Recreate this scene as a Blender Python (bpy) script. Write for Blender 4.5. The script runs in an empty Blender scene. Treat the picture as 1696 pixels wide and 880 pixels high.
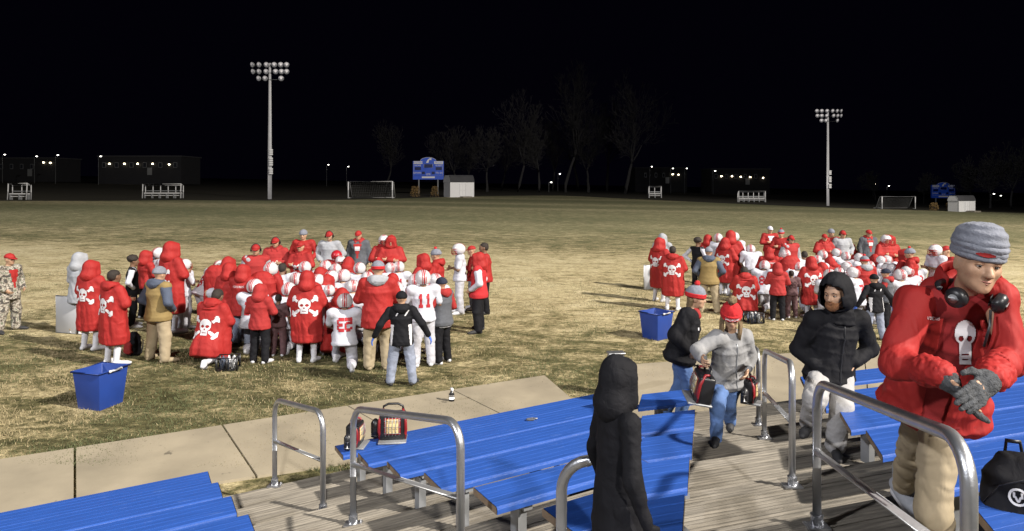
import bpy, math, random
import numpy as np
from mathutils import Vector as V, Matrix, noise
from mathutils.bvhtree import BVHTree
random.seed(7)
R = math.radians
SC = bpy.context.scene
COL = SC.collection
# ------------------------------------------------------------------ camera, night sky, floodlights, exposure
F, CX, HY, EYE = 1100.0, 848.0, 303.0, 3.3
cam_d = bpy.data.cameras.new('camera'); cam = bpy.data.objects.new('camera', cam_d); COL.objects.link(cam)
cam_d.sensor_width = 36; cam_d.lens = 36*F/1696; cam_d.shift_y = -(440-HY)/1696
cam_d.clip_start = .05; cam_d.clip_end = 3000
cam.location = (0, 0, EYE); cam.rotation_euler = (R(90), 0, 0)
SC.camera = cam
world = bpy.data.worlds.new('World'); SC.world = world; world.use_nodes = True
bg = world.node_tree.nodes['Background']
bg.inputs[0].default_value = (.35, .28, 1.0, 1); bg.inputs[1].default_value = .0019
SC.view_settings.view_transform = 'Standard'; SC.view_settings.look = 'None'
SC.view_settings.exposure = 0; SC.view_settings.gamma = 1

def flood(name, loc, aim, watts, cone, blend, size, col):
    d = bpy.data.lights.new(name, 'SPOT'); o = bpy.data.objects.new(name, d); COL.objects.link(o)
    d.energy = watts; d.spot_size = R(cone); d.spot_blend = blend; d.shadow_soft_size = size; d.color = col
    o.location = loc
    o.rotation_euler = (V(aim)-V(loc)).to_track_quat('-Z', 'Y').to_euler()
    return o
# stadium's floodlight bank right of the stand, then two unseen spots added as fill
flood('floodlight_bank', (76, -26, 64), (-2, 60, 0), 1.04e6, 84, .45, 1.6, (1, .93, .82))
flood('floodlight_bank', (-60, -34, 46), (4, 36, 0), 1.7e5, 74, .5, 1.6, (.95, .96, 1))
flood('floodlight_bank', (14, -60, 40), (6, 40, 0), 2.0e5, 70, .5, 1.6, (1, .96, .9))

# ------------------------------------------------------------------ small helpers
SL = .018                                                    # the field falls gently to the right
def gz(x): return -SL*x
def G(px, py):                                              # where the line of sight through a pixel meets the ground
    y = EYE*F/((py-HY)-SL*(px-CX)); x = (px-CX)/F*y
    return V((x, y, gz(x)))
def P(px, py, y): return V(((px-CX)/F*y, y, EYE+(HY-py)/F*y))
def Z(px, py, z):                                           # a pixel on the level z
    y = (EYE-z)*F/(py-HY); return V(((px-CX)/F*y, y, z))

def tag(o, label=None, cat=None, group=None, kind=None):
    if label: o['label'] = label
    if cat: o['category'] = cat
    if group: o['group'] = group
    if kind: o['kind'] = kind
    return o
def obj(name, me, m=None, parent=None, kind=None):
    o = bpy.data.objects.new(name, me); COL.objects.link(o)
    if m is not None:
        if len(me.materials) == 0: me.materials.append(m)
        if me.materials[0] != m:
            o.material_slots[0].link = 'OBJECT'; o.material_slots[0].material = m
    if parent is not None: o.parent = parent
    if kind: o['kind'] = kind
    return o
def empty(name, loc, rz=0, label=None, cat=None, group=None):
    o = bpy.data.objects.new(name, None); COL.objects.link(o); o.location = loc; o.rotation_euler = (0, 0, rz)
    o.empty_display_size = .1
    return tag(o, label, cat, group)
def kids(o): return [c for c in bpy.data.objects if c.parent == o]
def copy_tree(o, loc=None, rz=None, label=None, group=None, parent=None):
    c = o.copy(); COL.objects.link(c)
    if parent is not None: c.parent = parent
    if loc is not None: c.location = loc
    if rz is not None: c.rotation_euler = (0, 0, rz)
    if label: c['label'] = label
    if group: c['group'] = group
    for ch in kids(o): copy_tree(ch, parent=c)
    return c

def frame_of(d, up=V((0, 0, 1))):
    d = V(d).normalized(); s = d.cross(up)
    if s.length < 1e-3: s = V((1, 0, 0))
    s.normalize(); u = s.cross(d).normalized()
    return s, u, d
class MB:
    def __init__(s): s.v = []; s.f = []; s.p = []; s.k = .03; s.rec = True
    def add(s, vs, fs, closed=False):
        n = len(s.v); s.v += [tuple(v) for v in vs]; s.f += [tuple(i+n for i in f) for f in fs]; return s
    def box(s, c, size, m=None, taper=1):
        x, y, z = [k/2 for k in size]; vs = []
        for dz in (-z, z):
            t = taper if dz > 0 else 1
            vs += [(-x*t, -y*t, dz), (x*t, -y*t, dz), (x*t, y*t, dz), (-x*t, y*t, dz)]
        c = V(c); vs = [((m @ V(v)) if m else V(v))+c for v in vs]
        return s.add(vs, [(3, 2, 1, 0), (4, 5, 6, 7), (0, 1, 5, 4), (1, 2, 6, 5), (2, 3, 7, 6), (3, 0, 4, 7)])
    def loft(s, rings, n=16, caps=True, power=2.0):           # rings: (centre, side, fwd, rx, ry)
        vs = []; fs = []
        if s.rec:
            for q in range(len(rings)-1): s.p.append(('loft', rings[q], rings[q+1], power, s.k))
        r0, r1 = rings[0], rings[-1]
        flip = V(r0[1]).cross(V(r0[2])).dot(V(rings[1][0])-V(r0[0])) < 0
        for c, a, b, rx, ry in rings:
            for k in range(n):
                t = 2*math.pi*k/n; ct, st = math.cos(t), math.sin(t)
                if power != 2:
                    ct = math.copysign(abs(ct)**(2/power), ct); st = math.copysign(abs(st)**(2/power), st)
                vs.append(V(c)+V(a)*(rx*ct)+V(b)*(ry*st))
        for r in range(len(rings)-1):
            for k in range(n):
                k2 = (k+1) % n; fs.append((r*n+k, r*n+k2, (r+1)*n+k2, (r+1)*n+k))
        if caps:
            vs += [V(rings[0][0]), V(rings[-1][0])]; a = len(vs)-2; o = (len(rings)-1)*n
            for k in range(n):
                k2 = (k+1) % n; fs.append((a, k2, k)); fs.append((a+1, o+k, o+k2))
        if flip: fs = [tuple(reversed(f)) for f in fs]
        return s.add(vs, fs)
    def tube(s, pts, r, n=8, caps=True, closed=False):
        pts = [V(p) for p in pts]; m = len(pts)
        rr = r if isinstance(r, (list, tuple)) else [r]*m
        rings = []; prev = None
        for i, p in enumerate(pts):
            d = (pts[min(i+1, m-1)]-pts[max(i-1, 0)]).normalized()
            if prev is None: a, b, _ = frame_of(d)
            else:
                a = prev-d*prev.dot(d)
                if a.length < 1e-4: a = frame_of(d)[0]
                a.normalize(); b = a.cross(d)*-1; b = d.cross(a)
            prev = a; rings.append((p, a, b, rr[i], rr[i]))
        r_ = s.rec
        if r_:
            for i in range(m-1): s.p.append(('cone', pts[i], pts[i+1], rr[i], rr[i+1], s.k))
        s.rec = False; s.loft(rings, n, caps); s.rec = r_; return s
    def ell(s, c, r, m=None, n=12, k=8):
        if not isinstance(r, (list, tuple)): r = (r, r, r)
        if s.rec: s.p.append(('ell', V(c), r, m, s.k))
        vs = [V((0, 0, -r[2]))]; fs = []
        for j in range(1, k):
            ph = -math.pi/2+math.pi*j/k
            for i in range(n):
                th = 2*math.pi*i/n
                vs.append(V((r[0]*math.cos(ph)*math.cos(th), r[1]*math.cos(ph)*math.sin(th), r[2]*math.sin(ph))))
        vs.append(V((0, 0, r[2]))); L = len(vs)-1
        for i in range(n):
            i2 = (i+1) % n; fs.append((0, 1+i2, 1+i)); fs.append((L, 1+(k-2)*n+i, 1+(k-2)*n+i2))
            for j in range(k-2): fs.append((1+j*n+i, 1+j*n+i2, 1+(j+1)*n+i2, 1+(j+1)*n+i))
        c = V(c); return s.add([((m @ v) if m else v)+c for v in vs], fs)
    def cap(s, a, b, ra, rb=None, n=10):                      # a round cone with rounded ends
        rb = ra if rb is None else rb; a, b = V(a), V(b)
        if s.rec: s.p.append(('cone', a, b, ra, rb, s.k))
        r_ = s.rec; s.rec = False; s.tube([a, b], [ra, rb], n); s.ell(a, ra, n=n, k=6); s.ell(b, rb, n=n, k=6); s.rec = r_; return s
    def prism(s, pts, z0, z1):                                # a plan outline pulled up from z0 to z1 (numbers or per-point)
        n = len(pts); g = lambda z, i: z[i] if isinstance(z, (list, tuple)) else z
        vs = [(p[0], p[1], g(z0, i)) for i, p in enumerate(pts)]+[(p[0], p[1], g(z1, i)) for i, p in enumerate(pts)]
        a = sum(pts[i][0]*pts[(i+1) % n][1]-pts[(i+1) % n][0]*pts[i][1] for i in range(n))
        top = tuple(range(n, 2*n)); bot = tuple(range(n-1, -1, -1))
        fs = [bot, top]+[(i, (i+1) % n, n+(i+1) % n, n+i) for i in range(n)]
        if a < 0: fs = [tuple(reversed(f)) for f in fs]
        return s.add(vs, fs)
    def mesh(s, name='m', smooth=False):
        me = bpy.data.meshes.new(name); me.from_pydata(s.v, [], s.f); me.update()
        if smooth: me.polygons.foreach_set('use_smooth', [True]*len(me.polygons))
        return me
    def build(s, name, m, parent=None, smooth=False, kind=None): return obj(name, s.mesh(name, smooth), m, parent, kind)

TS = bpy.data.scenes.new('workshop')                         # a scratch scene in which modifiers are applied
def applied(me, mods):
    o = bpy.data.objects.new('t', me); TS.collection.objects.link(o)
    for kind, kw in mods:
        m = o.modifiers.new('m', kind)
        for k, v in kw.items(): setattr(m, k, v)
    vl = TS.view_layers[0]; vl.update(); dg = vl.depsgraph; dg.update()
    new = bpy.data.meshes.new_from_object(o.evaluated_get(dg))
    bpy.data.objects.remove(o); bpy.data.meshes.remove(me)
    new.polygons.foreach_set('use_smooth', [True]*len(new.polygons))
    return new
def smooth_np(v, quads, it, f=.5):
    e = np.concatenate([np.stack([quads[:, i], quads[:, (i+1) % 4]], 1) for i in range(4)]); a = np.concatenate([e[:, 0], e[:, 1]]); b = np.concatenate([e[:, 1], e[:, 0]]); n = len(v)
    w = np.bincount(a, minlength=n).astype(float); w[w == 0] = 1
    for _ in range(it):
        m = np.stack([np.bincount(a, v[b, c], minlength=n) for c in range(3)], 1)/w[:, None]; v = v+(m-v)*f
    return v
def blob(mb, vox=.018, sm=4):
    """One continuous skin round all the shapes in mb: a distance field, smoothly joined, and its zero surface as quads."""
    P_ = mb.p; lo = np.full(3, 1e9); hi = -lo; bb = []
    for q in P_:
        if q[0] == 'cone': pts = [(q[1], q[3]), (q[2], q[4])]; k = q[5]
        elif q[0] == 'ell': pts = [(q[1], max(q[2]))]; k = q[4]
        else: pts = [(V(r[0]), max(r[3], r[4])) for r in (q[1], q[2])]; k = q[4]
        l = np.min([np.array(p)-r for p, r in pts], 0)-k-2*vox; h = np.max([np.array(p)+r for p, r in pts], 0)+k+2*vox; bb.append((l, h)); lo = np.minimum(lo, l); hi = np.maximum(hi, h)
    lo -= vox*2; n = np.ceil((hi-lo)/vox).astype(int)+3; S = np.full(n, .2, np.float32)
    for q, (l, h) in zip(P_, bb):
        i0 = np.maximum(np.floor((l-lo)/vox).astype(int), 0); i1 = np.minimum(np.ceil((h-lo)/vox).astype(int)+1, n)
        gx, gy, gz_ = [(lo[c]+vox*np.arange(i0[c], i1[c])).astype(np.float32) for c in range(3)]
        x, y, z = gx[:, None, None], gy[None, :, None], gz_[None, None, :]
        if q[0] == 'cone':
            a, b = q[1], q[2]; d = b-a; L2 = max(d.length_squared, 1e-9); k = q[5]
            t = np.clip(((x-a.x)*d.x+(y-a.y)*d.y+(z-a.z)*d.z)/L2, 0, 1)
            D = np.sqrt((x-a.x-t*d.x)**2+(y-a.y-t*d.y)**2+(z-a.z-t*d.z)**2)-(q[3]+t*(q[4]-q[3]))
        elif q[0] == 'ell':
            c, r, m, k = q[1:]
            if m is None: u, v, w = x-c.x, y-c.y, z-c.z
            else: u, v, w = [(x-c.x)*m[0][i]+(y-c.y)*m[1][i]+(z-c.z)*m[2][i] for i in range(3)]
            k0 = np.sqrt((u/r[0])**2+(v/r[1])**2+(w/r[2])**2); k1 = np.sqrt((u/r[0]**2)**2+(v/r[1]**2)**2+(w/r[2]**2)**2)+1e-6; D = k0*(k0-1)/k1
        else:
            r0, r1, pw, k = q[1:]; c0, c1 = V(r0[0]), V(r1[0]); d = c1-c0; L = max(d.length, 1e-6); ax = d/L
            s_ = (x-c0.x)*ax.x+(y-c0.y)*ax.y+(z-c0.z)*ax.z; t = np.clip(s_/L, 0, 1); e = np.abs(s_-t*L)
            A, B = V(r0[1]), V(r0[2]); px_, py_, pz_ = x-c0.x-t*d.x, y-c0.y-t*d.y, z-c0.z-t*d.z
            u = px_*A.x+py_*A.y+pz_*A.z; v = px_*B.x+py_*B.y+pz_*B.z; rx = np.maximum(r0[3]+t*(r1[3]-r0[3]), .003); ry = np.maximum(r0[4]+t*(r1[4]-r0[4]), .003)
            if pw == 2: rho = np.sqrt((u/rx)**2+(v/ry)**2)
            else: rho = ((np.abs(u)/rx)**pw+(np.abs(v)/ry)**pw)**(1/pw)
            D = (rho-1)*np.minimum(rx, ry); D = np.where(e > 1e-5, np.hypot(np.maximum(D, 0), e), D)
        sl = tuple(slice(i0[c], i1[c]) for c in range(3)); o_ = S[sl]; hh = np.maximum(k-np.abs(o_-D), 0)/k; S[sl] = np.minimum(o_, D)-hh*hh*k*.25
    ins = S < 0; c8 = sum(ins[a:ins.shape[0]-1+a, b:ins.shape[1]-1+b, c:ins.shape[2]-1+c].astype(np.int8) for a in (0, 1) for b in (0, 1) for c in (0, 1))
    cell = np.argwhere((c8 > 0) & (c8 < 8)); ID = np.full(c8.shape, -1, np.int64); ID[tuple(cell.T)] = np.arange(len(cell))
    acc = np.zeros((len(cell), 3)); cnt = np.zeros(len(cell)); I, J2, K = cell.T
    for ax in range(3):
        for b in (0, 1):
            for c in (0, 1):
                o0 = [0, 0, 0]; oth = [q for q in range(3) if q != ax]; o0[oth[0]] = b; o0[oth[1]] = c; o1 = list(o0); o1[ax] = 1
                v0 = S[I+o0[0], J2+o0[1], K+o0[2]]; v1 = S[I+o1[0], J2+o1[1], K+o1[2]]; m = (v0 < 0) != (v1 < 0); t = np.where(m, v0/(v0-v1+1e-12), 0)
                p = np.array(o0, float)[None, :].repeat(len(cell), 0); p[:, ax] += t; acc += p*m[:, None]; cnt += m
    v = lo+vox*(cell+acc/cnt[:, None]); Q = []
    for ax in range(3):
        o = [q for q in range(3) if q != ax]; a = [slice(None)]*3; b = [slice(None)]*3; a[ax] = slice(0, -1); b[ax] = slice(1, None); df = np.argwhere(ins[tuple(a)] != ins[tuple(b)])
        neg = ins[tuple(df.T)]; c = []
        for d0, d1 in ((-1, -1), (0, -1), (0, 0), (-1, 0)):
            w = df.copy(); w[:, o[0]] += d0; w[:, o[1]] += d1; c.append(ID[tuple(w.T)])
        c = np.stack(c, 1); fl = neg if ax != 1 else ~neg; c[~fl] = c[~fl][:, ::-1]; Q.append(c)
    Q = np.concatenate(Q); v = smooth_np(v, Q, sm)
    me = bpy.data.meshes.new('skin'); me.vertices.add(len(v)); me.vertices.foreach_set('co', v.ravel()); me.loops.add(len(Q)*4); me.loops.foreach_set('vertex_index', Q.ravel()); me.polygons.add(len(Q))
    me.polygons.foreach_set('loop_start', np.arange(len(Q))*4); me.update(calc_edges=True); me.polygons.foreach_set('use_smooth', [True]*len(Q)); me.update(); return me
def verts_np(me):
    a = np.empty(len(me.vertices)*3); me.vertices.foreach_get('co', a); return a.reshape(-1, 3)
def set_np(me, a): me.vertices.foreach_set('co', a.ravel()); me.update()
def folds(me, amp, freq, seed=0, keep=None, warp=.35):                 # cloth folds: push the surface by stretched noise
    a = verts_np(me); n = np.empty(len(a)*3); me.vertices.foreach_get('normal', n); n = n.reshape(-1, 3)
    for i in range(len(a)):
        p = V(a[i]); q = V((p.x*freq[0]+seed, p.y*freq[1], p.z*freq[2]))
        q += V((noise.noise(q*.5+V((7, 1, 3))), noise.noise(q*.5+V((1, 9, 5))), noise.noise(q*.5+V((4, 2, 8)))))*warp*2
        h = abs(noise.noise(q))*1.7+.45*abs(noise.noise(q*2.3))*1.7-.55
        a[i] += n[i]*amp*h
    set_np(me, a); return me

# ------------------------------------------------------------------ materials
def mat(name, c, rough=.7, var=.12, vs=8.0, bump=.0, bs=20.0, metal=0, spec=.5, stretch=None, sheen=0, bumpd=.01):
    m = bpy.data.materials.new(name); m.use_nodes = True; nt = m.node_tree; N = nt.nodes; L = nt.links
    b = N['Principled BSDF']; b.inputs['Roughness'].default_value = rough; b.inputs['Metallic'].default_value = metal
    b.inputs['Specular IOR Level'].default_value = spec
    if sheen: b.inputs['Sheen Weight'].default_value = sheen
    tc = N.new('ShaderNodeTexCoord'); oi = N.new('ShaderNodeObjectInfo')
    src = tc.outputs['Object']
    if stretch:
        mp = N.new('ShaderNodeMapping'); mp.inputs['Scale'].default_value = stretch; L.new(src, mp.inputs[0]); src = mp.outputs[0]
    n1 = N.new('ShaderNodeTexNoise'); n1.noise_dimensions = '4D'; n1.inputs['Scale'].default_value = vs; n1.inputs['Detail'].default_value = 5
    L.new(src, n1.inputs['Vector'])
    w = N.new('ShaderNodeMath'); w.operation = 'MULTIPLY'; w.inputs[1].default_value = 37; L.new(oi.outputs['Random'], w.inputs[0]); L.new(w.outputs[0], n1.inputs['W'])
    r = N.new('ShaderNodeMapRange'); r.inputs[1].default_value = .3; r.inputs[2].default_value = .7
    r.inputs[3].default_value = 1-var; r.inputs[4].default_value = 1+var; L.new(n1.outputs['Fac'], r.inputs[0])
    mx = N.new('ShaderNodeVectorMath'); mx.operation = 'SCALE'; mx.inputs[0].default_value = c; L.new(r.outputs[0], mx.inputs['Scale'])
    L.new(mx.outputs[0], b.inputs['Base Color'])
    if bump:
        n2 = N.new('ShaderNodeTexNoise'); n2.noise_dimensions = '4D'; n2.inputs['Scale'].default_value = bs; n2.inputs['Detail'].default_value = 3
        n2.inputs['Distortion'].default_value = .6
        L.new(src, n2.inputs['Vector']); L.new(w.outputs[0], n2.inputs['W'])
        bp = N.new('ShaderNodeBump'); bp.inputs['Strength'].default_value = bump; bp.inputs['Distance'].default_value = bumpd
        L.new(n2.outputs['Fac'], bp.inputs['Height']); L.new(bp.outputs[0], b.inputs['Normal'])
    return m
def lamp_mat(name, c, e):
    m = bpy.data.materials.new(name); m.use_nodes = True; b = m.node_tree.nodes['Principled BSDF']
    b.inputs['Base Color'].default_value = (*c, 1); b.inputs['Emission Color'].default_value = (*c, 1); b.inputs['Emission Strength'].default_value = e
    return m
M = {}
M['red'] = mat('red nylon shell', (.29, .019, .018), .68, .10, 5, .9, 7, bumpd=.04, stretch=(1, 1, .55), spec=.22)
M['redcloth'] = mat('red fleece', (.29, .016, .016), .85, .12, 9, .35, 14, bumpd=.02)
M['shirtred'] = mat('dark red sweatshirt', (.20, .008, .010), .9, .12, 9, .3, 14, bumpd=.02)
M['redknit'] = mat('red knit', (.42, .012, .016), .95, .15, 30, .5, 90)
M['white'] = mat('white jersey cloth', (.46, .465, .53), .8, .06, 6, .35, 12, bumpd=.02)
M['whiteprint'] = mat('white print', (.58, .57, .60), .7, .05, 20)
M['redprint'] = mat('red print', (.35, .012, .02), .7, .1, 20)
M['shell'] = mat('white helmet shell', (.50, .49, .51), .3, .04, 8, spec=.6)
M['redshell'] = mat('red helmet stripe', (.35, .01, .02), .4, .1, 20)
M['grey'] = mat('grey fleece', (.28, .29, .32), .9, .12, 12, .4, 16, bumpd=.02)
M['fleece'] = mat('light grey fleece', (.23, .23, .24), .95, .10, 14, .5, 30, bumpd=.01)
M['greyknit'] = mat('grey knit', (.17, .18, .22), .95, .15, 40, .5, 110)
M['dgrey'] = mat('dark grey cloth', (.075, .08, .095), .9, .15, 12, .4, 16, bumpd=.02)
M['black'] = mat('black cloth', (.0075, .0075, .010), .8, .2, 8, .5, 12, bumpd=.02, spec=.18)
M['navy'] = mat('navy knit', (.012, .016, .035), .9, .2, 30, .4, 60)
M['khaki'] = mat('khaki cotton', (.29, .235, .155), .85, .1, 8, .5, 10, bumpd=.02, stretch=(1, 1, .5))
M['olive'] = mat('tan canvas', (.215, .15, .055), .85, .12, 8, .5, 10, bumpd=.02)
M['slate'] = mat('slate blue sleeves', (.055, .07, .11), .85, .12, 8, .5, 12, bumpd=.02)
M['jeans'] = mat('blue denim', (.075, .14, .32), .85, .3, 7, .5, 14, bumpd=.02)
M['greyjeans'] = mat('grey blue denim', (.20, .225, .30), .85, .25, 7, .5, 14, bumpd=.02)
M['sweat'] = mat('light grey sweatpants', (.32, .312, .315), .9, .08, 8, .5, 9, bumpd=.03)
M['pants'] = mat('white football pants', (.41, .41, .46), .7, .06, 6, .3, 12, bumpd=.02)
M['skin'] = mat('skin', (.40, .24, .155), .55, .2, 22, .25, 160, bumpd=.002)
M['skin2'] = mat('brown skin', (.16, .085, .05), .6, .08, 12)
M['hair'] = mat('dark hair', (.018, .012, .009), .8, .3, 40, .6, 60)
M['blond'] = mat('blond hair', (.17, .115, .06), .7, .3, 30, .6, 50, stretch=(4, 4, .5))
M['ginger'] = mat('ginger beard', (.20, .085, .035), .9, .3, 60, .8, 150)
M['blackp'] = mat('black plastic', (.013, .013, .016), .38, .1, 10)
M['rubber'] = mat('dark shoe', (.02, .02, .023), .7, .2, 10)
M['wshoe'] = mat('white shoe', (.50, .50, .53), .6, .08, 14)
M['wsock'] = mat('white sock', (.50, .50, .55), .9, .06, 20, .4, 30)
M['blueglove'] = mat('blue glove', (.05, .13, .50), .6, .1, 20)
M['gglove'] = mat('grey knit glove', (.06, .063, .07), .95, .35, 60, .8, 130)
M['bin'] = mat('blue plastic tub', (.013, .042, .22), .42, .06, 6)
M['bench'] = mat('blue bench paint', (.022, .075, .315), .42, .14, 3.5, .35, 30, stretch=(1, 14, 14), bumpd=.004)
def bench_wear():
    nt = M['bench'].node_tree; N = nt.nodes; L = nt.links; b = N['Principled BSDF']; lk = b.inputs['Base Color'].links[0].from_socket
    tc = N.new('ShaderNodeTexCoord'); mp = N.new('ShaderNodeMapping'); mp.inputs['Scale'].default_value = (.8, 5, 5); L.new(tc.outputs['Object'], mp.inputs[0])
    n = N.new('ShaderNodeTexNoise'); n.inputs['Scale'].default_value = 3.2; n.inputs['Detail'].default_value = 8; n.inputs['Roughness'].default_value = .75; L.new(mp.outputs[0], n.inputs['Vector'])
    r = N.new('ShaderNodeMapRange'); r.inputs[1].default_value = .60; r.inputs[2].default_value = .78; r.inputs[4].default_value = .55; L.new(n.outputs['Fac'], r.inputs[0])
    mx = N.new('ShaderNodeMix'); mx.data_type = 'RGBA'; L.new(r.outputs[0], mx.inputs[0]); L.new(lk, mx.inputs[6]); mx.inputs[7].default_value = (.16, .24, .47, 1); L.new(mx.outputs[2], b.inputs['Base Color'])
bench_wear()
def stains(m, scale, lo, hi, dark):
    nt = M[m].node_tree; N = nt.nodes; L = nt.links; b = N['Principled BSDF']; lk = b.inputs['Base Color'].links[0].from_socket; tc = N.new('ShaderNodeTexCoord')
    n = N.new('ShaderNodeTexNoise'); n.inputs['Scale'].default_value = scale; n.inputs['Detail'].default_value = 6; n.inputs['Roughness'].default_value = .6; L.new(tc.outputs['Object'], n.inputs['Vector'])
    r = N.new('ShaderNodeMapRange'); r.inputs[1].default_value = lo; r.inputs[2].default_value = hi; r.inputs[3].default_value = 1; r.inputs[4].default_value = dark; L.new(n.outputs['Fac'], r.inputs[0])
    mx = N.new('ShaderNodeVectorMath'); mx.operation = 'SCALE'; L.new(lk, mx.inputs[0]); L.new(r.outputs[0], mx.inputs['Scale']); L.new(mx.outputs[0], b.inputs['Base Color'])
M['wood'] = mat('weathered deck board', (.185, .165, .137), .8, .45, 3.0, .6, 26, stretch=(1, 16, 16), bumpd=.006)
M['benchend'] = mat('brown raw bench end', (.17, .12, .08), .85, .3, 12, .4, 30)
M['alu'] = mat('galvanised pipe', (.50, .51, .54), .38, .12, 9, .12, 60, metal=.9)
M['steel'] = mat('grey steel', (.30, .31, .33), .5, .15, 8, metal=.5)
M['wpaint'] = mat('white paint', (.62, .62, .64), .6, .08, 6)
M['concrete'] = mat('concrete', (.275, .235, .17), .9, .14, 1.6, .25, 60, bumpd=.004)
M['eye'] = mat('eye white', (.33, .30, .28), .3, .02, 5)
M['iris'] = mat('dark iris', (.015, .01, .008), .25, .1, 5)
M['lip'] = mat('lips', (.32, .13, .10), .5, .1, 30)
M['brow'] = mat('eyebrow', (.045, .028, .02), .9, .2, 60)
M['varsity'] = mat('red wool', (.40, .015, .02), .9, .12, 14, .3, 20)
M['maroon'] = mat('maroon jersey cloth', (.085, .04, .045), .8, .15, 6, .35, 12, bumpd=.02)  # a white jersey, with the shadow of its neighbours put into the colour
M['maroonprint'] = mat('dark red print', (.03, .006, .008), .8, .1, 20)  # the red number darkened by the same painted shadow
M['board'] = mat('white board', (.33, .335, .355), .4, .05, 3)
M['bark'] = mat('grey bark', (.023, .022, .024), .95, .3, 3, .5, 8)
M['brick'] = mat('school wall', (.013, .013, .017), .9, .12, .5)
M['polepaint'] = mat('pale pole paint', (.42, .42, .45), .6, .1, 2)
M['roofing'] = mat('dark roofing', (.035, .035, .04), .9, .2, 1)
M['sblue'] = mat('scoreboard blue', (.016, .075, .52), .5, .08, 1)
M['sdark'] = mat('scoreboard glass', (.004, .01, .07), .3, .1, 1)
M['bush'] = mat('dry brown shrub', (.16, .10, .035), .95, .35, 1.5)
M['glass'] = mat('dark window glass', (.02, .022, .03), .1, .05, 1)
M['ceramic'] = mat('heater tile', (.60, .47, .24), .8, .15, 40)
M['redmetal'] = mat('red enamel', (.20, .010, .015), .4, .1, 10)
M['label'] = mat('label paper', (.66, .66, .68), .7, .1, 30)
stains('concrete', 3.5, .66, .70, .45); stains('concrete', .7, .45, .75, .72)
def camo_mat():
    m = mat('camouflage cloth', (.2, .19, .16), .9, .1, 5, .3, 12, bumpd=.02); nt = m.node_tree; N = nt.nodes; L = nt.links
    tc = N.new('ShaderNodeTexCoord'); n = N.new('ShaderNodeTexNoise'); n.inputs['Scale'].default_value = 17; n.inputs['Detail'].default_value = 2
    L.new(tc.outputs['Object'], n.inputs['Vector']); r = N.new('ShaderNodeValToRGB'); r.color_ramp.interpolation = 'CONSTANT'
    e = r.color_ramp.elements; e[0].color = (.06, .055, .05, 1); e[1].position = .43; e[1].color = (.21, .18, .145, 1)
    x = e.new(.52); x.color = (.40, .37, .33, 1); x = e.new(.60); x.color = (.14, .15, .105, 1)
    L.new(n.outputs['Fac'], r.inputs[0]); L.new(r.outputs[0], N['Principled BSDF'].inputs['Base Color']); return m
M['camo'] = camo_mat()
def floodlens():
    return lamp_mat('dim floodlight lens', (.62, .60, .63), .18)
M['lens'] = floodlens()
M['lamp'] = lamp_mat('lit lamp', (1, .95, .85), 9)
M['lampw'] = lamp_mat('lit wall lamp', (1, .85, .55), 14)

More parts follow.
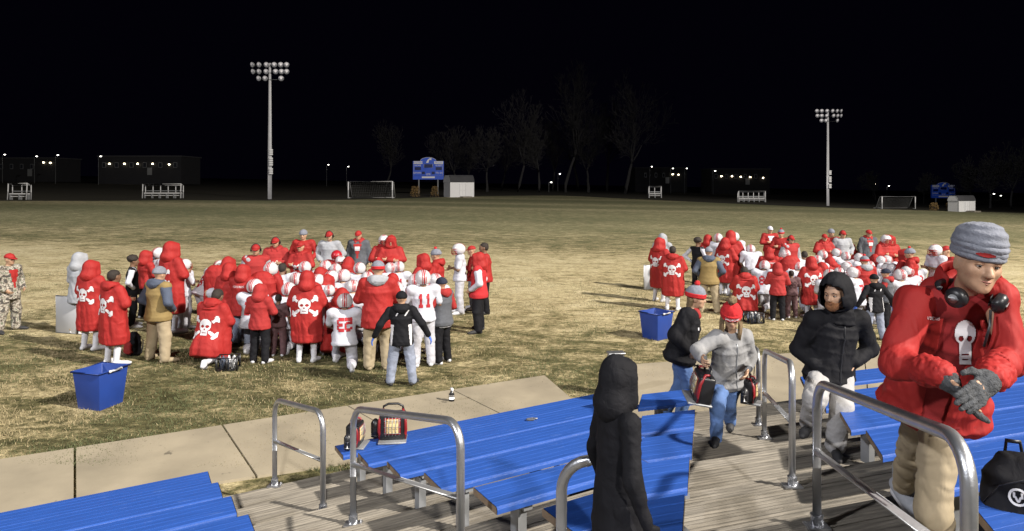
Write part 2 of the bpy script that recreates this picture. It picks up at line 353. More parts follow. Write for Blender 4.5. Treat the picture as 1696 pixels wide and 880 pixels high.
def grass_mat(dark=False):
    m = bpy.data.materials.new('dormant grass' if not dark else 'unmown dark grass'); m.use_nodes = True; nt = m.node_tree; N = nt.nodes; L = nt.links
    b = N['Principled BSDF']; b.inputs['Roughness'].default_value = .95; b.inputs['Specular IOR Level'].default_value = .15
    tc = N.new('ShaderNodeTexCoord')
    def nz(scale, det, st=(1, 1, 1), rough=.6, dist=0):
        mp = N.new('ShaderNodeMapping'); mp.inputs['Scale'].default_value = st; L.new(tc.outputs['Object'], mp.inputs[0])
        n = N.new('ShaderNodeTexNoise'); n.inputs['Scale'].default_value = scale; n.inputs['Detail'].default_value = det; n.inputs['Roughness'].default_value = rough
        n.inputs['Distortion'].default_value = dist
        L.new(mp.outputs[0], n.inputs['Vector']); return n.outputs['Fac']
    def math_(op, a, c):
        q = N.new('ShaderNodeMath'); q.operation = op
        for i, x in enumerate((a, c)):
            if isinstance(x, (int, float)): q.inputs[i].default_value = x
            else: L.new(x, q.inputs[i])
        return q.outputs[0]
    def ramp(f, stops):
        r = N.new('ShaderNodeValToRGB'); e = r.color_ramp.elements; e[0].position, e[0].color = stops[0][0], (*stops[0][1], 1); e[1].position, e[1].color = stops[-1][0], (*stops[-1][1], 1)
        for p, c in stops[1:-1]: x = e.new(p); x.color = (*c, 1)
        L.new(f, r.inputs[0]); return r.outputs[0]
    big = nz(.11, 4, (1, .55, 1), .6, .4); mid = nz(1.5, 5, (.75, 1.25, 1), .72, .5); fine = nz(7, 5, (1, 1.4, 1), .75); tiny = nz(42, 3, (1, 1, 1), .8)
    band = nz(.045, 2, (.12, 1, 1), .5)                       # wear runs across the field in strips
    s = math_('ADD', math_('MULTIPLY', big, .26), math_('MULTIPLY', mid, .42)); s = math_('ADD', s, math_('MULTIPLY', fine, .24)); s = math_('ADD', s, math_('MULTIPLY', band, .26))
    sx = N.new('ShaderNodeSeparateXYZ'); L.new(tc.outputs['Object'], sx.inputs[0]); fy = N.new('ShaderNodeMapRange'); fy.inputs[1].default_value = 0; fy.inputs[2].default_value = 120; L.new(sx.outputs['Y'], fy.inputs[0])
    wob = math_('ADD', fy.outputs[0], math_('MULTIPLY', math_('SUBTRACT', big, .5), .05))
    k = lambda v: (v, v, v)
    s = math_('ADD', s, math_('SUBTRACT', ramp(wob, [(.0, k(.477)), (.105, k(.475)), (.15, k(.53)), (.24, k(.55)), (.29, k(.46)), (.34, k(.46)), (.40, k(.52)), (.50, k(.455)), (.64, k(.485)), (.9, k(.44))]), .5))
    if dark: col = ramp(s, [(.40, (.026, .025, .022)), (.62, (.042, .039, .030)), (.78, (.062, .054, .038))])  # darker grass past the field edge, the light's fall-off put into its colour
    else: col = ramp(s, [(.475, (.060, .057, .024)), (.535, (.120, .110, .050)), (.575, (.25, .21, .112)), (.63, (.46, .385, .225)), (.74, (.62, .54, .36))])
    if not dark:                                             # thin short turf toward the far side: grey green with straw streaks
        farc = ramp(math_('ADD', math_('MULTIPLY', band, .5), math_('MULTIPLY', mid, .5)), [(.36, (.135, .145, .080)), (.50, (.20, .20, .115)), (.58, (.36, .32, .20)), (.68, (.47, .41, .27))])
        fm = N.new('ShaderNodeMix'); fm.data_type = 'RGBA'; L.new(ramp(wob, [(.20, k(0)), (.42, k(.75)), (.8, k(.9))]), fm.inputs[0]); L.new(col, fm.inputs[6]); L.new(farc, fm.inputs[7]); col = fm.outputs[2]
    mx = N.new('ShaderNodeMix'); mx.data_type = 'RGBA'; mx.blend_type = 'MULTIPLY'; mx.inputs[0].default_value = 1; L.new(col, mx.inputs[6])
    g = ramp(math_('ADD', math_('MULTIPLY', tiny, .6), math_('MULTIPLY', fine, .4)), [(.36, (.45, .44, .42)), (.52, (1, 1, 1)), (.66, (1.3, 1.3, 1.25))]); L.new(g, mx.inputs[7])
    L.new(mx.outputs[2], b.inputs['Base Color'])
    bp = N.new('ShaderNodeBump'); bp.inputs['Strength'].default_value = .9; bp.inputs['Distance'].default_value = .06
    L.new(math_('ADD', fine, math_('MULTIPLY', tiny, .5)), bp.inputs['Height']); L.new(bp.outputs[0], b.inputs['Normal'])
    return m
M['grass'] = grass_mat(); M['darkgrass'] = grass_mat(True)

# ------------------------------------------------------------------ ground
def slope_pts(pts, dz=0): return [(p[0], p[1], gz(p[0])+dz) for p in pts]
me = bpy.data.meshes.new('ground'); me.from_pydata(slope_pts([(-1600, -60), (1600, -60), (1600, 2200), (-1600, 2200)]), [], [(0, 1, 2, 3)])
tag(obj('ground', me, M['darkgrass']), kind='structure')
edge = [(-120, 334), (0, 333), (160, 333), (300, 332), (445, 332.5), (560, 331.5), (700, 328), (800, 325), (930, 324), (1050, 330), (1200, 337), (1370, 344), (1500, 348), (1690, 353), (1850, 357)]
far_ = [G(px, py) for px, py in edge]
near_ = [V((p.x*.0+(-14+28*i/(len(far_)-1)), 2.0, 0)) for i, p in enumerate(far_)]
vs = slope_pts(near_, .004)+slope_pts(far_, .004); n = len(far_)
me = bpy.data.meshes.new('field'); me.from_pydata(vs, [], [(i, i+1, n+i+1, n+i) for i in range(n-1)])
tag(obj('field', me, M['grass']), kind='structure')

def blades(name, count, y0, y1, h, m_list, seed):            # standing dry blades, nearest the walk
    rng = random.Random(seed); vs = []; fs = []; mi = []
    while len(fs) < count:
        t = rng.random(); y = y0+(y1-y0)*t**1.5; x = (rng.uniform(-60, 1760)-CX)/F*y
        k = noise.noise(V((x*.9, y*.9, 3)))
        if k < -.15 and rng.random() < .6: continue
        z = gz(x); a = rng.uniform(0, 6.28); w = .004+.005*rng.random(); hh = h*(.5+rng.random())*(1+.6*k)
        dx, dy = math.cos(a)*w, math.sin(a)*w; lx, ly = rng.gauss(0, .5)*hh, rng.gauss(0, .5)*hh
        i = len(vs); vs += [(x-dx, y-dy, z), (x+dx, y+dy, z), (x+lx, y+ly, z+hh)]; fs.append((i, i+1, i+2))
        g = noise.noise(V((x*.5+9, y*.5, 1))); mi.append(1 if g+rng.gauss(0, .2) > .02 else 0)
    me = bpy.data.meshes.new(name); me.from_pydata(vs, [], fs)
    for q in m_list: me.materials.append(q)
    me.polygons.foreach_set('material_index', mi)
    o = bpy.data.objects.new(name, me); COL.objects.link(o); return tag(o, 'short dry tan and green blades standing up from the field', 'grass', None, 'stuff')
M['blade'] = mat('dry blade', (.27, .22, .125), .9, .2, 2); M['gblade'] = mat('green blade', (.085, .095, .04), .9, .2, 2)

# concrete walk in front of the stand: slabs with open joints, each a piece of the walk
walk = empty('walkway', (0, 0, 0)); walk['kind'] = 'structure'
def slab(quad):
    pts = [G(*q) for q in quad]; c = sum(pts, V((0, 0, 0)))/len(pts)
    pts = [c+(p-c)*(1-.018/max(.3, (p-c).length)) for p in pts]
    z1 = [gz(p.x)+.035 for p in pts]; z0 = [gz(p.x)-.05 for p in pts]
    MB().prism(pts, z0, z1).build('slab', M['concrete'], walk)
Lf = lambda x: 765-.1556*x
for a, b, na, nb in ((-190, 124, -150, 124), (124, 368, 124, 425), (368, 575, 425, 705), (575, 748, 705, 850), (748, 902, 850, 990)):
    ya, yb = Lf(a), Lf(b)
    slab([(a, ya), (b, yb), (nb, 860-.155*nb if nb < 800 else 700), (na, 860-.155*na if na < 800 else 700)])
for a, b, na, nb in ((1046, 1250, 1040, 1246), (1250, 1430, 1246, 1440), (1430, 1640, 1440, 1668), (1640, 1860, 1668, 1900)):
    fy = lambda x: 606-.072*(x-1050)
    slab([(a, fy(a)), (b, fy(b)), (nb, 704-.06*(nb-1050)), (na, 704-.06*(na-1050))])

# ------------------------------------------------------------------ the bleachers
ZL, ZR = EYE-2.65, EYE-2.42; RISE = .2
def beam_along(a, b, half_w_vec, z0, z1):                    # plan quad between two lines
    return [a, b, b+half_w_vec, a+half_w_vec]
class Stand: pass
SLf = Stand(); SLf.u = V((.864, .504, 0)); SLf.n = V((.504, -.864, 0)); SLf.w = .295
SLf.B = [V((-1.784+.388*k, 6.697-.665*k, ZL+.2*k)) for k in range(8)]; SLf.v = V((.388, -.665, 0)).normalized()
SRt = Stand(); SRt.u = V((.950, .312, 0)).normalized(); SRt.n = V((SRt.u.y, -SRt.u.x, 0)); SRt.w = .40
SRt.B = [Z(px, py, ZR+.2*k) for k, (px, py) in enumerate(((1154, 643), (1151, 678), (1148, 714), (1142, 756), (1134, 818)))]
d_ = SRt.B[4]-SRt.B[3]
for k in (5, 6): SRt.B.append(SRt.B[4]+d_*(k-4)*.97)
for k in range(5, 7): SRt.B[k].z = ZR+.2*k
SRt.v = V((SRt.B[4]-SRt.B[1])[:2]+(0,)).normalized() if False else V(((SRt.B[4]-SRt.B[1]).x, (SRt.B[4]-SRt.B[1]).y, 0)).normalized()
def t_at(p, u, px):                                          # how far along u from p until the line of sight through column px
    q = (px-CX)/F; return (q*p.y-p.x)/(u.x-q*u.y)
M['deckdark'] = M['steel']
def decks(S, name, label, px0, px1, rows):
    root = empty(name, S.B[0], 0, label, 'bleachers', 'bleacher sections'); root.location = (0, 0, 0)
    for k in range(rows):
        b = V((S.B[k].x, S.B[k].y, 0)); nx = S.B[k+1] if k+1 < len(S.B) else S.B[k]+(S.B[k]-S.B[k-1])
        run = (V((nx.x, nx.y, 0))-b).dot(S.n); z = S.B[k].z-.40
        N_ = 4; pw = run/N_
        for i in range(N_):
            p = b+S.n*(-.30+pw*i)
            q = p+S.n*(pw-.012)
            if S is SLf: t0, t1 = t_at(p, S.u, px0), t_at(p, S.u, px1); s0, s1 = t_at(q, S.u, px0), t_at(q, S.u, px1)
            else: t0, t1 = t_at(p, S.u, px0), t_at(p, S.u, px1); s0, s1 = t_at(q, S.u, px0), t_at(q, S.u, px1)
            # local frame: x along the board so that the grain runs with it
            L = t1-t0; pl = MB()
            nose = .07 if i == 0 else .035
            w = pw-.012
            prof = [(0, 0), (0, nose), (w, nose), (w, 0)]
            dz = random.uniform(-.002, .002)
            e0 = [(0, 0), (s0-t0, w)]; e1 = [(t1-t0, 0), (s1-t0, w)]
            vs = []
            for (xa, ya), (xb, yb) in ((e0[0], e1[0]), (e0[1], e1[1])):
                pass
            # ribbed tread: six shallow ribs across the board
            nr = 5; vs = []; fs = []
            cols = []
            for j in range(nr*2+1):
                f = j/(nr*2); zz = nose+dz-(.005 if j % 2 else 0)
                xs0 = (s0-t0)*f; xs1 = (t1-t0)+((s1-t0)-(t1-t0))*f
                vs += [(xs0, f*w, zz), (xs1, f*w, zz)]
            m_ = nr*2+1
            for j in range(m_-1): fs.append((2*j, 2*j+1, 2*j+3, 2*j+2))
            k0 = len(vs); vs += [(0, 0, 0), (t1-t0, 0, 0), (s0-t0, w, 0), (s1-t0, w, 0)]
            fs += [(k0, k0+1, 1, 0), (2*m_-2, 2*m_-1, k0+3, k0+2), (k0, 0, 2*m_-2, k0+2), (k0+1, k0+3, 2*m_-1, 1), (k0, k0+2, k0+3, k0+1)]
            fs = [tuple(reversed(f)) for f in fs]
            me = bpy.data.meshes.new('deck_board'); me.from_pydata(vs, [], fs)
            o = obj('deck_board', me, M['wood'], root)
            o.matrix_local = Matrix(((S.u.x, S.n.x, 0, (p+S.u*t0).x), (S.u.y, S.n.y, 0, (p+S.u*t0).y), (0, 0, 1, z-nose), (0, 0, 0, 1)))
    # sloping steel stringers that carry the boards
    ts = (-9, -6, -3, -.6, 2.2) if S is SLf else (-.35, 1.7, 3.2, 5.2)
    for t in ts:
        st = MB()
        for k in range(rows):
            b = V((S.B[k].x, S.B[k].y, 0))+S.u*t
            px = CX+F*b.x/b.y
            if not (px0 < px < px1): continue
            z = S.B[k].z-.40-.075; g = gz(b.x)
            c = b+S.n*.05
            st.box((c.x, c.y, (z+g)/2-.03), (.07, .07, max(.05, z-g-.07)))
        if st.v: st.build('stringer', M['steel'], root)
    return root
decks(SLf, 'bleacher_stand', 'ribbed bleacher decking of the left stand, angled toward the field', -90, 1036, 7)
decks(SRt, 'bleacher_stand', 'ribbed bleacher decking of the right stand, nearly parallel to the field', 1062, 1790, 7)

BROWN = M['benchend']
def bench(S, a, b, za, label, group, endvec, legs=True):
    """A seat plank from a to b (far edges), w wide toward the viewer, with rounded front lip and brackets."""
    root = empty('bench', V((a.x, a.y, za)), math.atan2(S.u.y, S.u.x), label, 'bench', group)
    L = (V((b.x, b.y, 0))-V((a.x, a.y, 0))).length; w = S.w; th = .042
    sk = endvec.dot(S.u)/endvec.dot(S.n)                      # how far the ends lean along the aisle
    x0 = lambda y: sk*y if True else 0
    vs = []; fs = []; prof = [(0, -th), (0, -.006), (.006, 0)]
    for j in range(1, 5): prof += [(w*j/5-.004, 0), (w*j/5, -.0016), (w*j/5+.004, 0)]
    prof += [(w-.012, 0), (w-.003, -.006), (w, -.016), (w, -th)]
    for xs in (0, L):
        for y, z in prof: vs.append((xs+sk*y if (xs == 0 or True) else xs, -y, z))
    m_ = len(prof)
    for j in range(m_-1): fs.append((j, j+m_, j+m_+1, j+1))
    fs += [(0, m_-1, 2*m_-1, m_)]
    fs = [tuple(reversed(f)) for f in fs]
    me = bpy.data.meshes.new('seat_plank'); me.from_pydata(vs, [], fs); obj('seat_plank', me, M['bench'], root)
    for xs, s in ((0, -1), (L, 1)):
        e = MB(); e.add([(xs+sk*y+s*.004, -y, z) for y, z in prof], [tuple(range(m_)) if s < 0 else tuple(reversed(range(m_)))])
        e.build('end_cap', BROWN, root)
    x = .22
    while x < L:
        lg = MB(); lg.box((x+sk*w*.5, -w*.5, -th-.02), (.06, w*.85, .036)); lg.box((x+sk*w*.5, -w*.55, -.04-.18), (.06, .09, .36-.05))
        lg.build('bench_bracket', M['concrete'] if False else M['steel'], root); x += 1.35
    return root
ordn = ['frontmost', 'second', 'third', 'fourth', 'fifth', 'sixth', 'seventh']
for k in range(6):                                           # left stand: left of its aisle, then right of it
    B = SLf.B[k]; r = B-SLf.u*1.174; l = B+SLf.u*t_at(B, SLf.u, -100)
    if k < 5: bench(SLf, l, r, B.z, ordn[k]+' blue bench row left of the aisle with the two handrails, lower left', 'benches of the left stand', SLf.n)
    e = B+SLf.u*t_at(B, SLf.u, 1030)
    bench(SLf, B, e, B.z, ordn[k]+' blue bench row right of the handrails, left of the black hooded child', 'benches of the left stand', SLf.n)
for k in range(6):
    B = SRt.B[k]; l = B+SRt.u*t_at(B, SRt.u, 1064)
    bench(SRt, l, B, B.z, ordn[k]+' blue bench row between the black hooded child and the right stand aisle', 'benches of the right stand', SRt.v)
    if k < 6:
        D = B+SRt.u*1.50; e = D+SRt.u*t_at(D, SRt.u, 1780)
        bench(SRt, D, e, B.z, ordn[k]+' blue bench row behind the man in the red parka, right of the aisle', 'benches of the right stand', SRt.v)

def rail(p0, p1, h, label, rad=.024, tilt=0):
    """A pipe hoop: two posts, rounded corners and a mid rail, with flanges on the deck."""
    root = empty('handrail', p0, 0, label, 'handrail', 'aisle handrails')
    d = p1-p0; hd = V((d.x, d.y, 0)).normalized(); rc = .16
    def corner(c, d0, d1, n=7):
        return [c+d0*(rc*(1-math.sin(t)))+d1*(rc*(1-math.cos(t))) for t in [math.pi/2*i/n for i in range(n+1)]]
    up = V((0, 0, 1)); T0 = V((0, 0, h)); T1 = d+V((0, 0, h)); dd = d.normalized()
    pts = [V((0, 0, 0))]+corner(T0, -up, dd)+corner(T1, -dd, -up)+[d]
    MB().tube(pts, rad, 14).build('pipe_hoop', M['alu'], root, True)
    a = V((0, 0, h*.52)); b = d+V((0, 0, h*.52))
    MB().tube([a+dd*.0, b], rad*.86, 12).build('mid_rail', M['alu'], root, True)
    for p in (V((0, 0, 0)), d):
        f = MB(); f.tube([p, p+up*.075], rad*1.45, 14); f.box(p+V((0, 0, .006)), (.13, .09, .010)); f.cap(p+V((.05, .03, .01)), p+V((.05, .03, .018)), .009)
        f.build('post_flange', M['alu'], root)
    return root
rail(Z(455, 805, EYE-3.05), Z(535, 850, EYE-2.85), .87, 'front handrail on the left stand, nearest the concrete walk')
rail(Z(585, 869, EYE-2.65), V((-.29, 3.75, EYE-2.25)), .90, 'middle handrail on the left stand, in front of the portable heaters')
rail(V((.213, 2.86, EYE-2.05)), V((.47, 2.74, EYE-2.05)), .88, 'handrail hoop half hidden by the black hooded child')
rail(Z(1236, 666, EYE-2.82), Z(1256, 704, EYE-2.62), .80, 'farthest handrail of the right stand, beside the woman in the grey fleece')
rail(Z(1266, 726, EYE-2.62), Z(1312, 806, EYE-2.22), .90, 'handrail between the woman in grey and the man in the black hood')
rail(Z(1353, 873, EYE-2.02), V((1.50, 2.18, EYE-1.70)), .85, 'nearest large handrail, in front of the man in the red parka', .026)
# ------------------------------------------------------------------ people: poses, bodies, clothes
X, Y_, Z_ = V((1, 0, 0)), V((0, 1, 0)), V((0, 0, 1))
def pose(kind):
    J = dict(kind=kind)
    if kind.startswith('kneel'):
        J.update(pel=V((0, -.04, .50)), chest=V((0, .0, .84)), neck=V((0, .03, 1.03)), head=V((0, .075, 1.175)), pitch=-14,
                 s=[V((-.19, .0, .985)), V((.19, .0, .985))], hip=[V((-.09, -.02, .49)), V((.09, -.02, .49))],
                 k=[V((-.15, .38, .50)), V((.12, .10, .08))], a=[V((-.15, .36, .09)), V((.12, -.34, .11))], toe=[V((-.16, .52, .04)), V((.13, -.39, .035))],
                 e=[V((-.27, .12, .74)), V((.27, .06, .72))], w=[V((-.15, .36, .60)), V((.10, .30, .62))])
        if kind == 'kneel_low':
            J['pitch'] = -30; J['head'] = V((0, .13, 1.14)); J['neck'] = V((0, .06, 1.01)); J['chest'] = V((0, .03, .83))
    else:
        J.update(pel=V((0, 0, .93)), chest=V((0, 0, 1.27)), neck=V((0, .0, 1.465)), head=V((0, .03, 1.615)), pitch=-6,
                 s=[V((-.19, 0, 1.41)), V((.19, 0, 1.41))], hip=[V((-.09, 0, .91)), V((.09, 0, .91))],
                 k=[V((-.115, .02, .49)), V((.115, .03, .49))], a=[V((-.13, -.02, .09)), V((.13, -.02, .09))], toe=[V((-.17, .13, .04)), V((.17, .13, .04))])
        arms = dict(down=([V((-.27, -.03, 1.13)), V((.27, -.03, 1.13))], [V((-.29, .06, .88)), V((.29, .06, .88))]),
                    front=([V((-.29, .05, 1.14)), V((.29, .05, 1.14))], [V((.04, .22, 1.17)), V((-.04, .25, 1.14))]),
                    hips=([V((-.43, -.08, 1.15)), V((.43, -.08, 1.15))], [V((-.20, .02, .98)), V((.20, .02, .98))]),
                    pocket=([V((-.33, -.06, 1.13)), V((.33, -.06, 1.13))], [V((-.21, .13, .97)), V((.21, .13, .97))]),
                    away=([V((-.36, -.06, 1.16)), V((.36, -.06, 1.16))], [V((-.46, .0, .93)), V((.46, .0, .93))]),
                    reach=([V((-.30, .06, 1.16)), V((.28, -.02, 1.13))], [V((-.42, .26, 1.14)), V((.24, .18, 1.05))]))
        a = kind.split('_')[1] if '_' in kind else 'down'
        if a == 'lean':
            J.update(pel=V((0, -.08, .90)), chest=V((0, .10, 1.20)), neck=V((0, .25, 1.36)), head=V((0, .36, 1.46)), pitch=-22,
                     s=[V((-.19, .20, 1.33)), V((.19, .20, 1.33))], e=[V((-.27, .22, 1.05)), V((.27, .22, 1.05))], w=[V((-.15, .28, .82)), V((.15, .28, .82))],
                     hip=[V((-.09, -.07, .88)), V((.09, -.07, .88))])
        else: J['e'], J['w'] = arms[a]
        if kind == 'stand_away' or kind == 'stand_pocket': J['a'] = [V((-.19, -.02, .09)), V((.19, -.02, .09))]; J['toe'] = [V((-.25, .12, .04)), V((.25, .12, .04))]; J['k'] = [V((-.15, .02, .49)), V((.15, .02, .49))]
    fin(J); return J
def fin(J):
    """Torso frame, head frame."""
    J['up'] = (J['neck']-J['pel']).normalized()
    sd = (J['s'][1]-J['s'][0]); sd -= J['up']*sd.dot(J['up']); J['side'] = sd.normalized(); J['fwd'] = J['up'].cross(J['side']).normalized()
    hs = J['hip'][1]-J['hip'][0]; J['hside'] = hs.normalized()
    if 'H' not in J:
        J['H'] = Matrix.Translation(J['head']) @ Matrix.Rotation(R(J.get('yaw', 0)), 4, 'Z') @ Matrix.Rotation(R(J['pitch']), 4, 'X')
    return J
def hand(mb, w, d, palm, thumb, s=1.0, curl=.5, r=.0085):
    """Palm, four unequal bent fingers and a side thumb. d: along the hand, palm: the way the palm faces, thumb: the thumb's side."""
    k_ = mb.k; mb.k = .006; d = d.normalized(); palm = (palm-d*palm.dot(d)).normalized(); th = d.cross(palm).normalized()
    if th.dot(thumb) < 0: th = -th
    c = w+d*.045*s
    mb.loft([(w, th, palm, .026*s, .02*s), (w+d*.03*s, th, palm, .036*s, .017*s), (w+d*.085*s, th, palm, .042*s, .014*s), (w+d*.095*s, th, palm, .036*s, .010*s)], 12)
    for i, (off, ln) in enumerate(((.031, .072), (.011, .082), (-.011, .076), (-.031, .058))):
        b = w+d*.088*s+th*off*s; p = [b]; a = curl*(.25+.05*i)
        for seg, fr in ((0, .45), (1, .32), (2, .23)):
            a += curl*(.35 if seg else .2)
            p.append(p[-1]+(d*math.cos(a)+palm*math.sin(a)+th*off*.9).normalized()*ln*fr*s)
        mb.tube(p, [r*s*1.05, r*s, r*s*.92, r*s*.75], 8); mb.ell(p[-1], r*s*.75, n=8, k=6); mb.ell(b, r*s*1.05, n=8, k=6)
    b = w+d*.025*s+th*.03*s
    p = [b, b+(d*.6+th*.75+palm*.25).normalized()*.036*s, b+(d*.6+th*.75+palm*.25).normalized()*.036*s+(d*.9+th*.25+palm*.35).normalized()*.03*s]
    mb.tube(p, [r*s*1.35, r*s*1.15, r*s*.85], 8); mb.ell(p[-1], r*s*.85, n=8, k=6); mb.ell(b, r*s*1.35, n=8, k=6); mb.k = k_
def head_into(mb, H, s=1.0):
    t = lambda x, y, z: H @ V((x*s, y*s, z*s)); r3 = H.to_3x3(); k_ = mb.k; mb.k = .022
    mb.ell(t(0, -.012, .035), [.076*s, .097*s, .086*s], r3, 18, 12)
    mb.ell(t(0, .025, -.02), [.064*s, .066*s, .088*s], r3, 16, 12)
    mb.ell(t(0, .042, -.072), [.044*s, .046*s, .036*s], r3); mb.ell(t(0, .074, -.092), [.022*s, .018*s, .018*s], r3)
    mb.ell(t(0, .070, .028), [.052*s, .018*s, .012*s], r3)
    for q in (-1, 1):
        mb.ell(t(q*.042, .052, -.018), [.022*s, .022*s, .022*s], r3)
        mb.ell(t(q*.077, -.004, -.008), [.011*s, .02*s, .033*s], r3)
    mb.k = .010; mb.cap(t(0, .086, .014), t(0, .108, -.024), .009*s, .014*s, 8)
    for q in (-1, 1): mb.ell(t(q*.012, .097, -.028), [.009*s, .011*s, .008*s], r3, 8, 6)
    mb.ell(t(0, .086, -.052), [.022*s, .010*s, .006*s], r3, 8, 6); mb.ell(t(0, .083, -.062), [.019*s, .010*s, .006*s], r3, 8, 6); mb.k = k_
def body(J, vox=.0125, sm=3, hs=1.0, curl=.6):
    mb = MB(); head_into(mb, J['H'], hs)
    up, sd, fw = J['up'], J['side'], J['fwd']
    mb.cap(J['neck']-up*.06, J['H'] @ V((0, -.01, -.05)), .056, .052)
    L = (J['neck']-J['pel']).length/.535
    pe, ch = J['pel'], J['chest']
    mid = (pe+ch)/2
    mb.loft([(pe-up*.12*L, sd, fw, .09, .08), (pe-up*.04*L, sd, fw, .155, .105), (pe+up*.06*L, sd, fw, .15, .10), (mid+up*.02, sd, fw, .135, .092), (ch, sd, fw, .16, .11), (ch+up*.10*L, sd, fw, .15, .09), (J['neck']-up*.03, sd, fw, .07, .06)], 16)
    for i in (0, 1):
        mb.cap(J['neck']-up*.05*L, J['s'][i], .055, .055); mb.cap(J['s'][i], J['e'][i], .052, .038); mb.cap(J['e'][i], J['w'][i], .038, .026)
        d = (J['w'][i]-J['e'][i]).normalized(); inn = sd*(1 if i == 0 else -1)
        hand(mb, J['w'][i]+d*.01, J.get('hd', [d, d])[i], J.get('hp', [inn*1+V((0, 0, .05)), inn])[i], J.get('ht', [fw+up*.2]*2)[i], J.get('hscale', 1.0), curl)
        mb.cap(J['hip'][i], J['k'][i], .070, .046); mb.cap(J['k'][i], J['a'][i], .046, .034)
        mb.cap(J['a'][i]+V((0, 0, -.03)), J['toe'][i], .036, .026)
    me = blob(mb, vox, sm); return me
def torso_rings(J, b, hem, sk=1.0, loose=1.0):
    up, sd, fw, pe, ch = J['up'], J['side'], J['fwd'], J['pel'], J['chest']; mid = (pe+ch)/2
    return [(pe-up*hem, sd, fw, .212*b*sk, .165*b*sk), (pe-up*hem*.45, sd, fw, .210*b*loose, .162*b*loose), (pe+up*.05, sd, fw, .190*b*loose, .142*b*loose), (mid+up*.03, sd, fw, .172*b*loose, .126*b*loose), (ch, sd, fw, .192*b, .137*b),
            (ch+up*.08, sd, fw, .185*b, .12*b), (ch+(J['neck']-ch)*.72, sd, fw, .135*b, .088*b), (J['neck']+up*.0, sd, fw, .075, .068)]
def jacket(J, b=1.0, hem=.14, arm=1.0, short=False, vox=.0185, sm=3, sk=1.0, seed=0, fold=.010, loose=1.0, pads=0):
    mb = MB(); mb.loft(torso_rings(J, b, hem, sk, loose), 20)
    for i in (0, 1):
        s, e, w = J['s'][i], J['e'][i], J['w'][i]
        mb.cap(J['chest']+(J['neck']-J['chest'])*.55, s, .085*b, .078*b*arm+pads)
        if pads: mb.ell(s+J['up']*.02, [.115, .095, .075])
        e2 = s+(e-s)*(.8 if short else 1)
        mb.cap(s, e2, .078*b*arm+pads*.3, .066*b*arm)
        if not short: mb.cap(e, e+(w-e)*.97, .066*b*arm, .050*b*arm)
    me = blob(mb, vox, sm)
    if fold: folds(me, fold, (7, 7, 4), seed)
    return me
def cape(J, vox=.02, seed=0, sc=1.0):                         # the long hooded sideline coat
    mb = MB(); y = J['neck'].y
    if J['kind'].startswith('kneel'):
        rg = [(.10, .27, .27, -.10), (.22, .29, .30, -.05), (.40, .29, .29, .02), (.60, .275, .23, .03), (.80, .262, .175, .01), (.93, .235, .14, .0), (1.0, .18, .10, .01), (1.05, .085, .08, .03)]
    else:
        rg = [(.40, .265, .19, .02), (.55, .275, .19, .02), (.8, .272, .18, .01), (1.05, .268, .17, .01), (1.25, .255, .155, .0), (1.37, .225, .125, .0), (1.43, .165, .095, .0), (1.48, .085, .08, .0)]
    mb.loft([(V((0, c, z)), X, Y_, a*sc, b*sc) for z, a, b, c in rg], 24)
    for i in (0, 1):
        mb.cap(J['s'][i], J['e'][i], .085, .082); mb.cap(J['e'][i], J['w'][i], .08, .066)
    me = blob(mb, vox, 4); a = verts_np(me); th = np.arctan2(a[:, 1], a[:, 0]); top = J['neck'].z
    k = np.clip((top-.15-a[:, 2])/.7, 0, 1); w = 1+k*(.035*np.sin(5*th+seed)+.03*np.sin(9*th+2*seed+3*a[:, 2])+.015*np.sin(17*th+a[:, 2]*7))
    a[:, 0] *= w; a[:, 1] *= w; set_np(me, a); folds(me, .011, (5, 5, 3.2), seed+3); return me
def trousers(J, b=1.0, vox=.0165, seed=0, flare=1.0, fold=.008, sm=3):
    mb = MB(); up = J['up']
    mb.ell(J['pel']-Z_*.0, [.178*b, .135*b, .125])
    for i in (0, 1):
        mb.cap(J['hip'][i], J['k'][i], .110*b, .088*b*flare); mb.cap(J['k'][i], J['a'][i], .088*b*flare, .074*b*flare)
    me = blob(mb, vox, sm)
    if fold: folds(me, fold, (7, 7, 8), seed)
    return me
def socks(J, vox=.012):
    mb = MB()
    for i in (0, 1): mb.cap(J['a'][i]+(J['k'][i]-J['a'][i])*.75, J['a'][i]+V((0, 0, -.01)), .058, .044)
    return blob(mb, vox, 2)
def shoe(J, i, vox=.010):
    a, t = J['a'][i], J['toe'][i]; mb = MB(); d = (t-a); 
    if J['kind'].startswith('kneel') and i == 1:
        mb.cap(a+V((0, 0, .0)), t, .045, .036); mb.cap(t+V((0, .02, -.012)), t+V((0, .07, -.015)), .032, .022); mb.cap(a+V((0, -.045, .02)), t+V((0, -.035, .02)), .03, .03)
    else:
        h = V((d.x, d.y, 0)).normalized(); heel = V((a.x, a.y, t.z))-h*.045
        mb.cap(heel+Z_*.005, t-Z_*.002, .040, .036); mb.cap(t, t+h*.055-Z_*.008, .036, .027); mb.cap(a, heel+h*.05+Z_*.03, .042, .042); mb.cap(a-Z_*.01, t-h*.05+Z_*.012, .04, .036)
    me = blob(mb, vox, 2); v = verts_np(me); f = v[:, 2].min()
    return me
